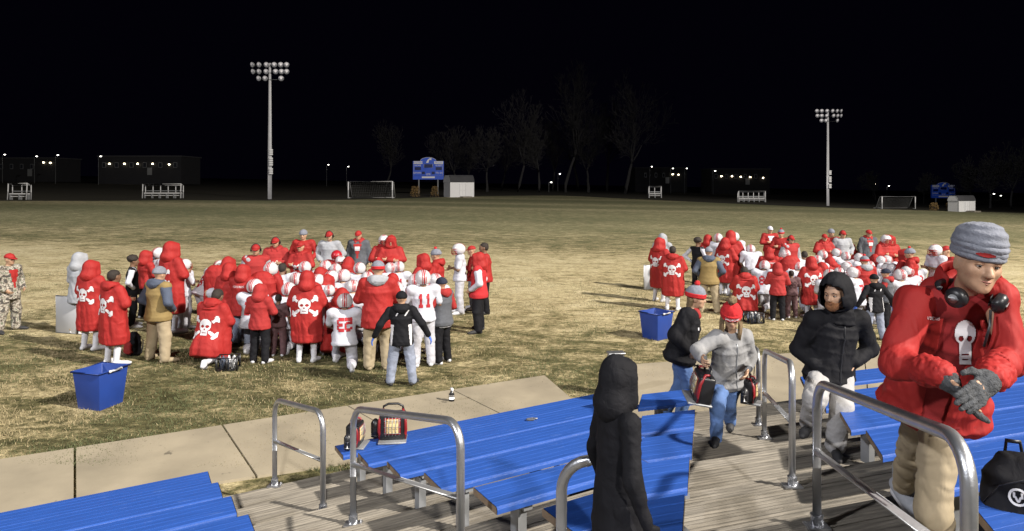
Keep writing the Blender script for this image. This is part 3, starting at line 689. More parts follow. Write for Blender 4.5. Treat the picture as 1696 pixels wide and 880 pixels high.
# headgear, all in the head's own frame (origin at the head's centre, +Y the face)
def hood_up():
    mb = MB(); mb.ell((0, -.028, .022), [.126, .138, .140], None, 18, 12); mb.ell((0, -.06, .06), [.09, .10, .105]); mb.cap((0, -.05, -.02), (0, -.05, -.13), .112, .150, 16)
    mb.cap((-.085, .05, .05), (-.085, .055, -.11), .035, .05); mb.cap((.085, .05, .05), (.085, .055, -.11), .035, .05); mb.cap((-.06, .06, .105), (.06, .06, .105), .034)
    me = blob(mb, .0125, 9); return folds(me, .005, (9, 9, 9), 4)
def hood_down():
    mb = MB()
    mb.loft([(V((0, -.05, -.17)), X, Y_, .16, .12), (V((0, -.055, -.12)), X, Y_, .15, .12), (V((0, -.05, -.085)), X, Y_, .115, .10)], 16)
    mb.ell((0, -.125, -.17), [.125, .055, .085]); mb.cap((-.09, .0, -.13), (-.06, .075, -.19), .035, .03); mb.cap((.09, 0, -.13), (.06, .075, -.19), .035, .03)
    return folds(blob(mb, .0125, 4), .008, (10, 10, 10), 9)
def helmet_shell():
    me = MB().ell((0, -.005, .012), [.134, .155, .150], None, 28, 20).mesh(); v = verts_np(me)
    bm_f = []; fs = [tuple(p.vertices) for p in me.polygons]
    for f in fs:
        c = v[list(f)].mean(0)
        if c[2] < -.108: continue
        if c[1] > .05 and c[2] < .040 and abs(c[0]) < .092: continue
        bm_f.append(f)
    me2 = bpy.data.meshes.new('helmet'); me2.from_pydata([tuple(x) for x in v], [], bm_f)
    bpy.data.meshes.remove(me)
    return applied(me2, [('SOLIDIFY', dict(thickness=.012, offset=-1)), ('SUBSURF', dict(levels=1, render_levels=1))])
def helmet_stripes():
    mb = MB()
    for x0, wd in ((0, .011), (-.030, .0055), (.030, .0055)):
        vs = []; n = 16
        for j in range(n+1):
            t = R(62)+R(165)*j/n
            for x in (x0-wd, x0+wd):
                k = math.sqrt(max(0, 1-(x/.134)**2)); vs.append((x, -.005+(.1575*k)*math.cos(t), .012+(.1525*k)*math.sin(t)))
        mb.add(vs, [(2*j, 2*j+1, 2*j+3, 2*j+2) for j in range(n)])
    return mb.mesh('stripe', True)
def facemask():
    mb = MB()
    for z, rr in ((.028, .0), (-.022, .008), (-.066, .010), (-.100, .0)):
        mb.tube([(.122*math.cos(t), .05+(.120+rr)*math.sin(t), z) for t in [math.pi*j/10 for j in range(11)]], .006, 6)
    for x in (-.03, .03): mb.tube([(x, .162, .028), (x, .170, -.022), (x, .172, -.066), (x, .160, -.100)], .005, 6)
    return mb.mesh('facemask', True)
def dome(rx, ry, rz, z0, cy, n=24, k=9, top=1.0):
    return [(V((0, cy, z0+rz*math.sin(t))), X, Y_, max(.002, rx*math.cos(t)), max(.002, ry*math.cos(t))) for t in [math.pi/2*j/k for j in range(k+1)]]
def cap_hat():
    mb = MB(); mb.loft(dome(.088, .108, .10, .042, -.008), 20)
    vs = []; fs = []; n = 10
    for zz in (.046, .038):
        for j in range(n+1):
            t = math.pi*(.14+.72*j/n)
            for rr in (0, 1): vs.append(((.086+.0*rr)*math.cos(t), -.008+(.106+.075*rr*math.sin(t)**.7)*math.sin(t), zz-.014*rr*math.sin(t)+.0))
    m = (n+1)*2
    for j in range(n): fs += [(2*j, 2*j+2, 2*j+3, 2*j+1), (m+2*j, m+2*j+1, m+2*j+3, m+2*j+2), (2*j+1, 2*j+3, m+2*j+3, m+2*j+1)]
    mb.add(vs, fs); mb.ell((0, -.008, .143), .007, n=8, k=6); return mb.mesh('cap', True)
def beanie_hat(): return folds(blob(MB().loft([(V((0, -.012, .018)), X, Y_, .088, .108)]+dome(.092, .112, .118, .035, -.012), 22), .009, 3), .003, (20, 20, 20))
def beanie_cuff(): return blob(MB().loft([(V((0, -.012, .012)), X, Y_, .091, .111), (V((0, -.012, .02)), X, Y_, .097, .117), (V((0, -.012, .055)), X, Y_, .098, .118), (V((0, -.012, .064)), X, Y_, .091, .111)], 24), .008, 2)
def pom(): 
    mb = MB(); mb.ell((0, -.012, .172), .034, n=14, k=10); me = mb.mesh('pom', True); return folds(me, .012, (60, 60, 60))
def headset():
    mb = MB(); mb.tube([(.098*math.cos(t), -.01, .01+.142*math.sin(t)) for t in [math.pi*j/14 for j in range(15)]], .009, 8)
    for q in (-1, 1): mb.tube([(q*.080, -.005, -.005), (q*.108, -.005, -.005)], [.040, .036], 14)
    mb.tube([(-.10, .0, -.02), (-.085, .09, -.06), (-.03, .118, -.065)], .005, 6); return mb.mesh('headset', True)
def hair_short(): return folds(blob(MB().ell((0, -.022, .042), [.082, .100, .090], None, 18, 12).ell((0, -.045, -.01), [.074, .066, .07]), .009, 2), .005, (40, 40, 40))
def hair_puff(): return folds(blob(MB().ell((0, -.03, .065), [.108, .115, .098], None, 18, 12), .011, 2), .013, (26, 26, 26))
def eyes_():
    mb = MB()
    for q in (-1, 1): mb.ell((q*.031, .080, .006), [.014, .012, .009], None, 8, 6)
    return mb.mesh('eyes', True)
def mouth_(): return MB().ell((0, .090, -.057), [.021, .010, .005], None, 8, 6).mesh('mouth', True)

# flat prints, laid on the cloth cell by cell
def skull_mask(u, v):
    w = u; cr = (w/.50)**2+((v-.22)/.50)**2 < 1; jaw = abs(w) < .29 and -.58 < v < .0
    sk = cr or jaw
    if sk:
        if ((abs(w)-.20)/.14)**2+((v-.12)/.13)**2 < 1: return False
        if abs(w) < .06 and -.17 < v < -.05: return False
        if -.42 < v < -.34 and abs(w) < .2: return False
        return True
    if (w/.60)**2+((v-.2)/.60)**2 < 1 or (abs(w) < .36 and -.66 < v < 0): return False
    for s in (-1, 1):
        a, b = w, v*s-.02*s; d = abs(a*.62-b*.78)/.996
        if d < .12 and abs(a) < .86: return True
        for e in (-1, 1):
            for ox, oy in ((.86, .70), (.95, .52), (.80, .78)):
                if (a-e*ox)**2+(b-e*oy)**2 < .0169: return True
    return False
FONT = {'0': '01110 10001 10001 10001 10001 10001 01110', '1': '00100 01100 00100 00100 00100 00100 01110', '2': '01110 10001 00001 00110 01000 10000 11111', '3': '11110 00001 00001 01110 00001 00001 11110',
        '5': '11111 10000 11110 00001 00001 10001 01110', '7': '11111 00001 00010 00100 00100 01000 01000', '8': '01110 10001 10001 01110 10001 10001 01110', '9': '01110 10001 10001 01111 00001 00001 01110', '4': '00010 00110 01010 10010 11111 00010 00010',
        'V': '10001 10001 10001 10001 01010 01010 00100', 'I': '01110 00100 00100 00100 00100 00100 01110', 'K': '10001 10010 10100 11000 10100 10010 10001', 'N': '10001 11001 11001 10101 10011 10011 10001', 'G': '01110 10001 10000 10111 10001 10001 01110', 'S': '01111 10000 10000 01110 00001 00001 11110'}
def text_mask(s, mirror=False):
    rows = [FONT[c].split() for c in s]; n = len(s); Wd = n*6-1
    def f(u, v):
        if mirror: u = -u
        x = int((u+1)/2*Wd); y = int((1-v)/2*7)
        if not (0 <= x < Wd and 0 <= y < 7): return False
        c, k = divmod(x, 6); return k < 5 and rows[c][y][k] == '1'
    if len(s) > 2: return f
    return lambda u, v: any(f(u*1.12+a*.34*2/Wd, v*1.12+b*.30*2/7) for a in (-1, 0, 1) for b in (-1, 0, 1))
def decal(name, mask, me, O, U, Vv, D, nx, ny, off=.006):
    """Cells of a print dropped along D on to the cloth. U, Vv: half extents."""
    bvh = BVHTree.FromPolygons([v.co for v in me.vertices], [tuple(p.vertices) for p in me.polygons])
    vs = []; idx = {}; fs = []
    def pt(i, j):
        if (i, j) in idx: return idx[(i, j)]
        o = O+U*(2*i/nx-1)+Vv*(2*j/ny-1); h = bvh.ray_cast(o, D)
        if h[0] is None: idx[(i, j)] = None; return None
        idx[(i, j)] = len(vs); vs.append(h[0]+h[1]*off if h[1].dot(D) < 0 else h[0]-D*off); return idx[(i, j)]
    for i in range(nx):
        for j in range(ny):
            if mask(2*(i+.5)/nx-1, 2*(j+.5)/ny-1):
                q = [pt(i, j), pt(i+1, j), pt(i+1, j+1), pt(i, j+1)]
                if None not in q: fs.append(tuple(q))
    m = bpy.data.meshes.new(name); m.from_pydata(vs, [], fs); return m

_C = {}
def C(key, fn):
    if key not in _C: _C[key] = fn()
    return _C[key]
def J_(p): return C(('pose', p), lambda: pose(p))
def person(px, top, feet, yaw, p, label, group=None, h=None, skin='skin', loc=None, **g):
    """One figure. feet: the pixel row where it meets the field, or None and h: its height in metres to the top of the headgear."""
    J = J_(p); std = 1.79 if not p.startswith('kneel') else 1.37
    if p.endswith('lean'): std = 1.66
    if feet is not None:
        pos = G(px, feet); h = (feet-top)/F*pos.y
    else:
        y = (EYE-h)*F/((top-HY)-SL*(px-CX)); pos = V(((px-CX)/F*y, y, 0)); pos.z = gz(pos.x)
    sc = h/std
    o = empty('person', pos, R(yaw), label, 'person', group); o.scale = (sc*1.10, sc*1.10, sc)
    obj('body', C((p, 'body'), lambda: body(J)), M[skin], o)
    Hm = J['H']
    def hg(name, fn, m, parent=o):
        q = obj(name, C(('hg', fn.__name__), fn), M[m], parent)
        if parent is o: q.matrix_local = Hm
        return q
    if g.get('face', abs((yaw+180) % 360-180) > 70): hg('eyes', eyes_, 'iris'); hg('mouth', mouth_, 'lip')
    back = -1
    def prints(part, me, key):
        zc = J['neck'].z-J['pel'].z; cz = J['pel'].z+zc*.50
        if 'skull' in g:
            s = g['skull']*1.12; side = 1 if g.get('skullfront') else -1
            dm = C((key, 'skull', s, side), lambda: decal('skull_print', skull_mask, me, V((0, side*1.2, J['neck'].z-.36)), X*.17*s, Z_*.17*s, V((0, -side, 0)), 34, 34))
            obj('skull_print', dm, M['whiteprint'], part)
        if 'num' in g:
            t, mir = g['num']; side = 1 if g.get('numfront') else -1
            hw = .125 if len(t) == 2 else .065
            dm = C((key, 'num', t, mir, side), lambda: decal('jersey_number', text_mask(t, mir != (side > 0)), me, V((0, side*1.2, J['pel'].z+zc*.56)), X*hw, Z_*.125, V((0, -side, 0)), (len(t)*6-1)*3, 21))
            obj('jersey_number', dm, M[g.get('nummat', 'redprint')], part)
        if 'name' in g:
            dm = C((key, 'name', g['name']), lambda: decal('name_print', text_mask(g['name']), me, V((0, -1.2, J['neck'].z-.16)), X*.12, Z_*.022, V((0, 1, 0)), (len(g['name'])*6-1), 7))
            obj('name_print', dm, M['whiteprint'], part)
    if 'cape' in g:
        sd = g.get('seed', 0); key = (p, 'cape', sd); me = C(key, lambda: cape(J, seed=sd)); c = obj('long_coat', me, M[g['cape']], o); prints(c, me, key)
    if 'jacket' in g:
        b = g.get('bulk', 1.0); hm = g.get('hem', .14); key = (p, 'jacket', b, hm)
        me = C(key, lambda: jacket(J, b, hm)); c = obj(g.get('jname', 'jacket'), me, M[g['jacket']], o); prints(c, me, key)
        if 'vest' in g:                                       # a sleeveless layer over it
            vm = C((p, 'vest', b), lambda: blob(MB().loft(torso_rings(J, b*1.09, hm+.0), 20).cap(J['s'][0], J['neck']-J['up']*.05, .09*b, .08*b).cap(J['s'][1], J['neck']-J['up']*.05, .09*b, .08*b), .0185, 3))
            obj('vest', vm, M[g['vest']], o)
        if 'shirt' in g:
            sm_ = C((p, 'shirt', b), lambda: decal('shirt_front', lambda u, v: abs(u) < .55+.45*v, me, V((0, 1.2, J['pel'].z+.26)), X*.10, Z_*.20, V((0, -1, 0)), 8, 12))
            q = obj('shirt_front', sm_, M[g['shirt']], o)
            if g.get('shirtprint'):
                pm = C((p, 'shirtp', b), lambda: decal('shirt_print', lambda u, v: True, me, V((0, 1.2, J['pel'].z+.33)), X*.06, Z_*.055, V((0, -1, 0)), 4, 4, .012)); obj('shirt_print', pm, M['whiteprint'], q)
        if 'hem_band' in g:
            hb = C((p, 'hemband', b, hm), lambda: blob(MB().loft([(J['pel']-J['up']*(hm+.03), J['side'], J['fwd'], .192*b, .147*b), (J['pel']-J['up']*(hm-.02), J['side'], J['fwd'], .197*b, .151*b)], 20), .014, 2)); obj('hem_band', hb, M[g['hem_band']], o)
        if 'panels' in g:
            for q in (-1, 1):
                pm = C((p, 'panel', b, q), lambda: decal('side_panel', lambda u, v: u*q > -.3-.5*v, me, V((q*.145, -1.2, J['pel'].z+.04)), X*.032, Z_*.19, V((0, 1, 0)), 10, 20, .005)); obj('side_panel', pm, M[g['panels']], o)
                pm = C((p, 'flash', b, q), lambda: decal('shoulder_flash', lambda u, v: abs(u-v*.6) < .25, me, V((q*.075+.02, -1.2, J['pel'].z+.45)), X*.05, Z_*.05, V((0, 1, 0)), 12, 12, .005)); obj('shoulder_flash', pm, M[g['panels']], o)
    if 'jersey' in g:
        key = (p, 'jersey'); me = C(key, lambda: jacket(J, 1.02, .10, 1.0, True, pads=.02, fold=.008)); c = obj('jersey', me, M[g['jersey']], o); prints(c, me, key)
        if 'sleeves' in g: obj('undershirt', C((p, 'under'), lambda: jacket(J, .8, .0, .82, fold=.004)), M[g['sleeves']], o)
    if 'pants' in g:
        b = g.get('pb', 1.0); obj('trousers', C((p, 'trousers', b), lambda: trousers(J, b)), M[g['pants']], o)
        if g.get('stripe'):
            def st():
                mb = MB()
                for q in (0, 1):
                    s = (1 if q else -1); hp, kn = J['hip'][q], J['k'][q]; mb.tube([hp+X*s*.085, (hp+kn)/2+X*s*.085, kn+X*s*.066], .012, 6)
                return mb.mesh('leg_stripe', True)
            obj('leg_stripe', C((p, 'stripe'), st), M['redprint'], o)
    if 'socks' in g: obj('socks', C((p, 'socks'), lambda: socks(J)), M[g['socks']], o)
    for i in (0, 1): obj('shoe', C((p, 'shoe', i), lambda: shoe(J, i)), M[g.get('shoes', 'rubber')], o)
    if 'gloves' in g:
        def gl():
            mb = MB()
            for i in (0, 1):
                d = (J['w'][i]-J['e'][i]).normalized(); inn = J['side']*(1 if i == 0 else -1)
                hand(mb, J['w'][i]+d*.01, d, inn, J['fwd']+J['up']*.2, 1.12, .6, .0105)
            return blob(mb, .009, 2)
        obj('gloves', C((p, 'gloves'), gl), M[g['gloves']], o)
    if g.get('hood') == 'up': hg('hood', hood_up, g.get('hoodm', g.get('cape', g.get('jacket', 'red'))))
    if g.get('hood') == 'down': hg('hood', hood_down, g.get('hoodm', g.get('cape', g.get('jacket', 'red'))))
    if 'helmet' in g:
        q = hg('helmet', helmet_shell, g['helmet']); a = obj('helmet_stripe', C('hs', helmet_stripes), M['redshell'], q); a = obj('facemask', C('fm', facemask), M['redshell' if g.get('redmask', 1) else 'steel'], q)
    if 'cap' in g: hg('cap', cap_hat, g['cap'])
    if 'beanie' in g:
        hg('beanie', beanie_hat, g['beanie'])
        if 'cuff' in g: hg('beanie_cuff', beanie_cuff, g['cuff'])
        if 'pom' in g: hg('pom', pom, g['pom'])
    if 'headset' in g: hg('headset', headset, 'blackp')
    if 'hair' in g: hg('hair', hair_puff if g['hair'] == 'puff' else hair_short, 'hair')
    if 'beard' in g: hg('beard', beard_, 'hair')
    return o
def beard_(): return blob(MB().ell((0, .05, -.075), [.05, .045, .04]).ell((0, .072, -.095), [.026, .022, .022]), .008, 2)

# outfits
COAT = dict(cape='red', socks='wsock', shoes='wshoe')
def coat(**k): return {**COAT, **k}
def player(**k): return {**dict(jersey='white', pants='pants', socks='wsock', shoes='wshoe', helmet='shell', stripe=True, skin='skin2'), **k}
GL = 'left team huddle on the field'
AW = 0      # back to the stand
def L(*a, **k): return person(*a, group=GL, **k)
# --- left huddle, outer ring
L(14, 417, 550, -100, 'stand_pocket', 'man in camouflage jacket and trousers with red cap at far left', jacket='camo', pants='camo', cap='red', shirt='red', hem=.2, bulk=1.1, pb=1.12, shoes='rubber', face=True)
L(131, 417, 553, -20, 'stand_front', 'person in light grey hooded top holding a white board', jacket='grey', hood='up', hoodm='grey', pants='khaki', bulk=1.1, hem=.25, shoes='wshoe')
L(150, 430, 580, -15, 'stand_front', 'player in red skull coat, hood up, beside the white board', **coat(hood='up', skull=1.0))
L(187, 443, 605, -30, 'stand_front', 'player in red skull coat with bare dark hair, behind the blue tub', **coat(hood='down', skull=1.05, hair='short', seed=2, skin='skin2'))
L(219, 421, 542, -60, 'stand_hips', 'kid with bushy dark hair, pale top and black trousers', jacket='white', vest='black', pants='black', hair='puff', shoes='wshoe', bulk=.85, pb=.85, skin='skin2')
L(241, 414, 528, -30, 'stand_front', 'person in red hooded jacket left of a white helmet', jacket='red', hood='up', pants='black', shoes='wshoe')
L(261, 409, 525, -30, 'stand_down', 'player in white helmet between two red hoods', **player())
L(283, 399, 552, -30, 'stand_front', 'tall player in red skull coat beside the tan vest man', **coat(hood='up', skull=.85, seed=1))
L(304, 428, 545, -30, 'stand_front', 'white helmet player mostly hidden by the tall red coat', **player())
L(262, 440, 599, -25, 'stand_pocket', 'man in tan vest with slate sleeves and khaki trousers', jacket='slate', vest='olive', pants='khaki', beanie='greyknit', hood='down', hoodm='slate', shoes='khaki', bulk=1.08, pb=1.1, hem=.16)
L(339, 431, 545, -35, 'stand_lean', 'player in white helmet bending behind the kneeling skull coat', **player(num=('8', False)))
L(357, 426, None, -20, 'stand_lean', 'player in red coat and hood bending at left of huddle', h=1.6, **coat(hood='up', seed=1))
L(379, 434, None, -15, 'stand_front', 'player with round red hood left of the tall red parka', h=1.62, **coat(hood='up', seed=2))
L(366, 455, None, -15, 'kneel_low', 'low white helmet player behind the kneeling skull coat', h=1.35, **player(num=('5', False)))
L(352, 472, 600, -12, 'kneel_low', 'kneeling player in red skull coat next to the black crate', **coat(hood='down', skull=1.1, hair='short', skin='skin2'))
L(402, 437, 572, -12, 'stand_front', 'coach in red hooded parka with white name on its back', jacket='red', hood='up', pants='greyjeans', name='VIKINGS', hem=.26, bulk=1.2, pb=1.05)
L(430, 469, 602, -10, 'stand_front', 'short person in red hoodie and black trousers seen from behind', jacket='redcloth', hood='up', pants='black', shoes='wshoe', bulk=1.08, hem=.15)
L(461, 485, 590, 0, 'stand_down', 'shaded dark haired player with number 28 on a maroon jersey', jersey='maroon', pants='maroon', socks='wsock', shoes='wshoe', hair='short', num=('28', True), nummat='maroonprint', skin='skin2')
L(434, 435, None, -5, 'stand_lean', 'white helmet player in red skull coat near huddle centre left', h=1.62, **coat(helmet='shell', skull=.7))
L(466, 432, None, 0, 'kneel', 'dark haired player in white jersey behind the maroon jersey', h=1.40, **player(helmet=None) if False else {k: v for k, v in player(hair='short').items() if k != 'helmet'})
L(476, 466, None, 0, 'kneel', 'white helmet player numbered 2 beside the front skull coat', h=1.30, **player(num=('2', False)))
L(508, 447, 600, 2, 'stand_front', 'front player in red skull coat standing at huddle centre', **coat(hood='up', skull=1.15, seed=3))
L(545, 471, 588, 8, 'stand_front', 'player numbered 9 standing left of the kneeling 53', **player(num=('9', True)))
L(571, 484, 607, 12, 'kneel', 'kneeling player numbered 53 at the front of the huddle', **player(num=('53', True), skin='skin2'))
L(626, 430, 612, 8, 'stand_front', 'man in red jacket and khaki trousers with grey bobble hat', jacket='red', hood='down', hoodm='grey', pants='khaki', beanie='greyknit', pom='redknit', cuff='redknit', bulk=1.18, hem=.24, shoes='khaki', pb=1.12)
L(665, 481, 638, 6, 'stand_away', 'kid in black and white jacket with blue gloves, nearest the walk', jacket='black', panels='whiteprint', pants='greyjeans', beanie='black', hood='down', hoodm='black', gloves='blueglove', hem=.17, shoes='rubber')
L(701, 446, 607, 18, 'stand_reach', 'player numbered 11 in white helmet beside the navy hat kid', **player(num=('11', False)))
L(722, 452, 585, 30, 'stand_down', 'white jersey player between number 11 and the navy hat kid', **player(num=('5', False)))
L(733, 458, 602, 55, 'stand_reach', 'kid in navy hat and grey sweatshirt with red sleeves', jacket='redcloth', vest='dgrey', hood='down', hoodm='redcloth', pants='black', beanie='navy', shoes='wshoe', gloves='blueglove', hem_band='white', bulk=1.02)
L(702, 419, None, 60, 'stand_front', 'person in red hood at right end of the huddle back', h=1.72, **coat(hood='up'))
L(724, 411, None, 80, 'stand_front', 'person in red jacket and grey bobble hat at huddle right', h=1.78, jacket='red', pants='black', beanie='greyknit', pom='redknit', hood='down', bulk=1.1)
L(762, 402, 520, 95, 'stand_front', 'slim player in white with red and white helmet at right', **player())
L(783, 405, 513, 90, 'stand_front', 'person in red cap and red jacket behind the varsity jacket', jacket='red', cap='red', pants='greyjeans', shoes='wshoe')
L(803, 399, 520, 100, 'stand_front', 'dark haired bearded man in red jacket at far right of huddle', jacket='red', pants='black', hair='short', beard=1, bulk=1.1, skin='skin2')
L(793, 417, 550, 85, 'stand_pocket', 'person in red varsity jacket with white sleeves and black trousers', jacket='white', vest='varsity', hood='up', hoodm='red', pants='black', hem_band='whiteprint', bulk=1.08, hem=.1, pb=1.08)
# --- left huddle, coaches facing the stand
L(424, 402, None, 195, 'stand_down', 'coach with headset in red vest and grey sleeves', h=1.80, jacket='grey', vest='redcloth', pants='khaki', cap='red', headset=1, bulk=1.1)
L(457, 391, None, 185, 'stand_front', 'coach with headset, red cap and red skull hoodie', h=1.82, jacket='redcloth', pants='black', cap='red', headset=1, hood='down', skull=.5, skullfront=1, bulk=1.12)
L(503, 379, None, 180, 'stand_pocket', 'man in red jacket and pointed grey knit hat', h=1.88, jacket='red', pants='black', beanie='greyknit', bulk=1.12, hem=.2)
L(499, 398, None, 170, 'stand_front', 'person in long red jacket before the grey knit hat man', h=1.74, cape='red', pants='black', cap='red', hood='down', skull=.5, skullfront=1)
L(546, 381, None, 180, 'stand_pocket', 'coach in grey sweatshirt with red cap and headset', h=1.86, jacket='grey', pants='black', cap='red', headset=1, bulk=1.16, hem=.18)
L(594, 380, None, 180, 'stand_down', 'coach in open grey jacket over red shirt, red cap', h=1.86, jacket='dgrey', pants='black', cap='red', shirt='redcloth', shirtprint=1, hood='down', hoodm='redcloth', bulk=1.12)
L(636, 388, None, 190, 'stand_front', 'player with white helmet and red coat facing the huddle', h=1.84, **coat(helmet='shell', hood='down'))
L(648, 389, None, 185, 'stand_front', 'person in red hooded coat beside the white helmet and red coat', h=1.84, **coat(hood='up', seed=2))
# --- left huddle, kneeling inside
inner = [(537, 428, 'h'), (557, 412, 'r'), (564, 421, 'h'), (555, 435, 'h'), (566, 444, 'h'), (593, 433, 'h'), (585, 462, 'h'), (574, 423, 'c'), (528, 441, 'c'), (540, 453, 'c'), (561, 474, 'c'),
         (503, 431, 'h'), (489, 450, 'h'), (627, 427, 'c'), (649, 433, 'h'), (660, 431, 'h'), (651, 451, 'c'), (657, 464, 'h'), (610, 448, 'h'), (604, 470, 'h'), (519, 466, 'c'), (687, 452, 'h'), (520, 450, 'h'), (634, 468, 'h'), (545, 446, 'h'), (711, 458, 'h'), (450, 455, 'c'), (418, 460, 'h'), (390, 460, 'h')]
rg = random.Random(5)
ORD = ['first', 'second', 'third', 'fourth', 'fifth', 'sixth', 'seventh', 'eighth', 'ninth', 'tenth', 'eleventh', 'twelfth', 'thirteenth', 'fourteenth', 'fifteenth', 'sixteenth', 'seventeenth', 'eighteenth', 'nineteenth', 'twentieth', 'twenty-first', 'twenty-second']
def nth(px, tp, k, inner): return ORD[sorted([(a, b) for a, b, c in inner if c == k]).index((px, tp))]
for px, tp, k in inner:
    yaw = rg.uniform(-25, 25)+(px-560)*.12+(180 if tp < 425 and rg.random() < .3 else 0); hh = rg.uniform(1.27, 1.40); pz = rg.choice(['kneel', 'kneel', 'kneel_low'])
    if k == 'c': L(px, tp, None, yaw, pz, nth(px, tp, k, inner)+' from left of the kneeling red hoods packed inside the left huddle', h=hh, **coat(hood='up', seed=rg.choice((0, 1))))
    elif k == 'r': L(px, tp, None, 200, 'kneel', 'kneeling player in red and white helmet facing the left huddle', h=1.4, **player(jersey='redcloth', helmet='redshell'))
    else: L(px, tp, None, yaw, pz, nth(px, tp, k, inner)+' from left of the kneeling white helmets packed inside the left huddle', h=hh, **player(num=(rg.choice(('7', '3', '12', '21', '8', '44')), False), skin=rg.choice(('skin', 'skin2'))))
# --- the huddle farther to the right
GR = 'right team huddle on the field'
def Q(*a, **k): return person(*a, group=GR, **k)
Q(1097, 386, None, -25, 'stand_front', 'person in grey hood behind two red skull coats, right huddle', h=1.8, jacket='grey', hood='up', hoodm='grey', pants='khaki', bulk=1.1)
Q(1092, 393, 500, -50, 'stand_front', 'player in red skull coat, hood up, beside the grey panel', **coat(hood='up', skull=1.0))
Q(1114, 405, 514, -20, 'stand_front', 'player in red skull coat with bare dark hair, above the right tub', **coat(hood='down', skull=1.05, hair='short', seed=2, skin='skin2'))
Q(1155, 392, 488, -60, 'stand_hips', 'kid with bushy dark hair at left of the right huddle', jacket='white', vest='black', pants='black', hair='puff', bulk=.85, pb=.85, skin='skin2')
Q(1172, 388, None, -30, 'stand_front', 'person in red hooded jacket behind the tan vest, right huddle', h=1.72, jacket='red', hood='up', pants='black')
Q(1189, 386, None, -30, 'stand_down', 'white helmet player between red hoods, left part of right huddle', h=1.78, **player())
Q(1217, 384, None, -20, 'stand_down', 'white helmet player beside the tallest red hood, right huddle', h=1.82, **player())
Q(1210, 381, 488, -20, 'stand_front', 'tallest player in plain red coat at left of right huddle', **coat(hood='up', seed=3))
Q(1201, 393, 489, -50, 'stand_front', 'player in red skull coat beside the tan vest, right huddle', **coat(hood='up', skull=1.0, seed=1))
Q(1174, 408, 518, -15, 'stand_pocket', 'man in tan vest and khaki trousers, right huddle', jacket='slate', vest='olive', pants='khaki', beanie='greyknit', hood='down', hoodm='slate', shoes='khaki', bulk=1.08, pb=1.1, hem=.16)
Q(1245, 405, None, -15, 'stand_lean', 'player all in white behind the kneeling red coat, right huddle', h=1.6, **player())
Q(1234, 437, 523, -10, 'kneel_low', 'kneeling player in red skull coat by the right crate', **coat(hood='down', skull=1.1, hair='short', skin='skin2'))
Q(1274, 409, 505, -10, 'stand_front', 'coach in red hooded parka with name print, right huddle', jacket='red', hood='up', pants='greyjeans', name='VIKINGS', hem=.26, bulk=1.2)
Q(1288, 434, 531, -10, 'stand_front', 'short person in red hoodie and black trousers, right huddle', jacket='redcloth', hood='up', pants='black', shoes='wshoe', bulk=1.08)
Q(1311, 446, 527, 0, 'stand_down', 'shaded player numbered 28 in maroon jersey, right huddle', jersey='maroon', pants='maroon', socks='wsock', shoes='wshoe', hair='short', num=('28', True), nummat='maroonprint', skin='skin2')
Q(1275, 373, None, 180, 'stand_front', 'man in red jacket and white cap holding a sheet', h=1.85, jacket='red', pants='black', cap='white', bulk=1.1, shirt='white')
Q(1294, 379, None, 150, 'stand_front', 'person in red jacket and bobble hat beside the white cap man', h=1.82, jacket='red', pants='greyjeans', beanie='greyknit', cuff='redknit', pom='redknit')
Q(1309, 388, None, 190, 'stand_down', 'coach in red vest with grey sleeves, right huddle', h=1.8, jacket='grey', vest='redcloth', pants='khaki', cap='red', headset=1, bulk=1.1)
Q(1310, 413, None, 0, 'stand_lean', 'white helmet player in red skull coat at centre of right huddle', h=1.6, **coat(helmet='shell', skull=.7))
Q(1334, 413, None, 0, 'kneel', 'dark haired player in white, centre of right huddle', h=1.40, **{k: v for k, v in player(hair='short').items() if k != 'helmet'})
Q(1344, 424, 527, 2, 'stand_front', 'front player in red skull coat left of the man in black hood', **coat(hood='up', skull=1.15, seed=3))
Q(1365, 386, None, 175, 'stand_front', 'person in long red jacket with red cap, back of right huddle', h=1.74, cape='red', pants='black', cap='red', hood='down')
Q(1376, 378, None, 180, 'stand_pocket', 'man in red jacket and grey knit hat, back of right huddle', h=1.88, jacket='red', pants='black', beanie='greyknit', bulk=1.12)
Q(1395, 380, None, 180, 'stand_pocket', 'coach in grey sweatshirt and headset, back of right huddle', h=1.86, jacket='grey', pants='black', cap='red', headset=1, bulk=1.16)
Q(1438, 379, None, 180, 'stand_down', 'coach in open grey jacket over red shirt, back of right huddle', h=1.86, jacket='dgrey', pants='black', cap='red', shirt='redcloth', shirtprint=1, hood='down', hoodm='redcloth', bulk=1.12)
Q(1466, 388, None, 190, 'stand_front', 'player with white helmet in red coat, back of right huddle', h=1.84, **coat(helmet='shell', hood='down'))
Q(1474, 389, None, 185, 'stand_front', 'person in red hooded coat, rightmost at the back of right huddle', h=1.82, **coat(hood='up', seed=2))
Q(1433, 423, 532, 8, 'stand_front', 'man in red jacket with grey bobble hat, beside the black hood', jacket='red', hood='down', hoodm='grey', pants='khaki', beanie='greyknit', pom='redknit', cuff='redknit', bulk=1.18, hem=.24, shoes='khaki')
Q(1449, 453, 564, 6, 'stand_away', 'kid in black and white jacket, nearest of the right huddle', jacket='black', panels='whiteprint', pants='greyjeans', beanie='black', hood='down', hoodm='black', gloves='blueglove', hem=.17)
Q(1469, 444, 545, 50, 'stand_reach', 'kid in navy hat and grey sweatshirt, beside the red parka', jacket='redcloth', vest='dgrey', hood='down', hoodm='redcloth', pants='black', beanie='navy', shoes='wshoe', hem_band='white')
Q(1498, 412, None, 40, 'stand_front', 'player in red skull coat and hood near the man in red parka', h=1.72, **coat(hood='up', skull=.9))
Q(1509, 410, None, 60, 'stand_front', 'person in red jacket and grey bobble hat near the red parka', h=1.80, jacket='red', pants='black', beanie='greyknit', pom='redknit', hood='down', bulk=1.1)
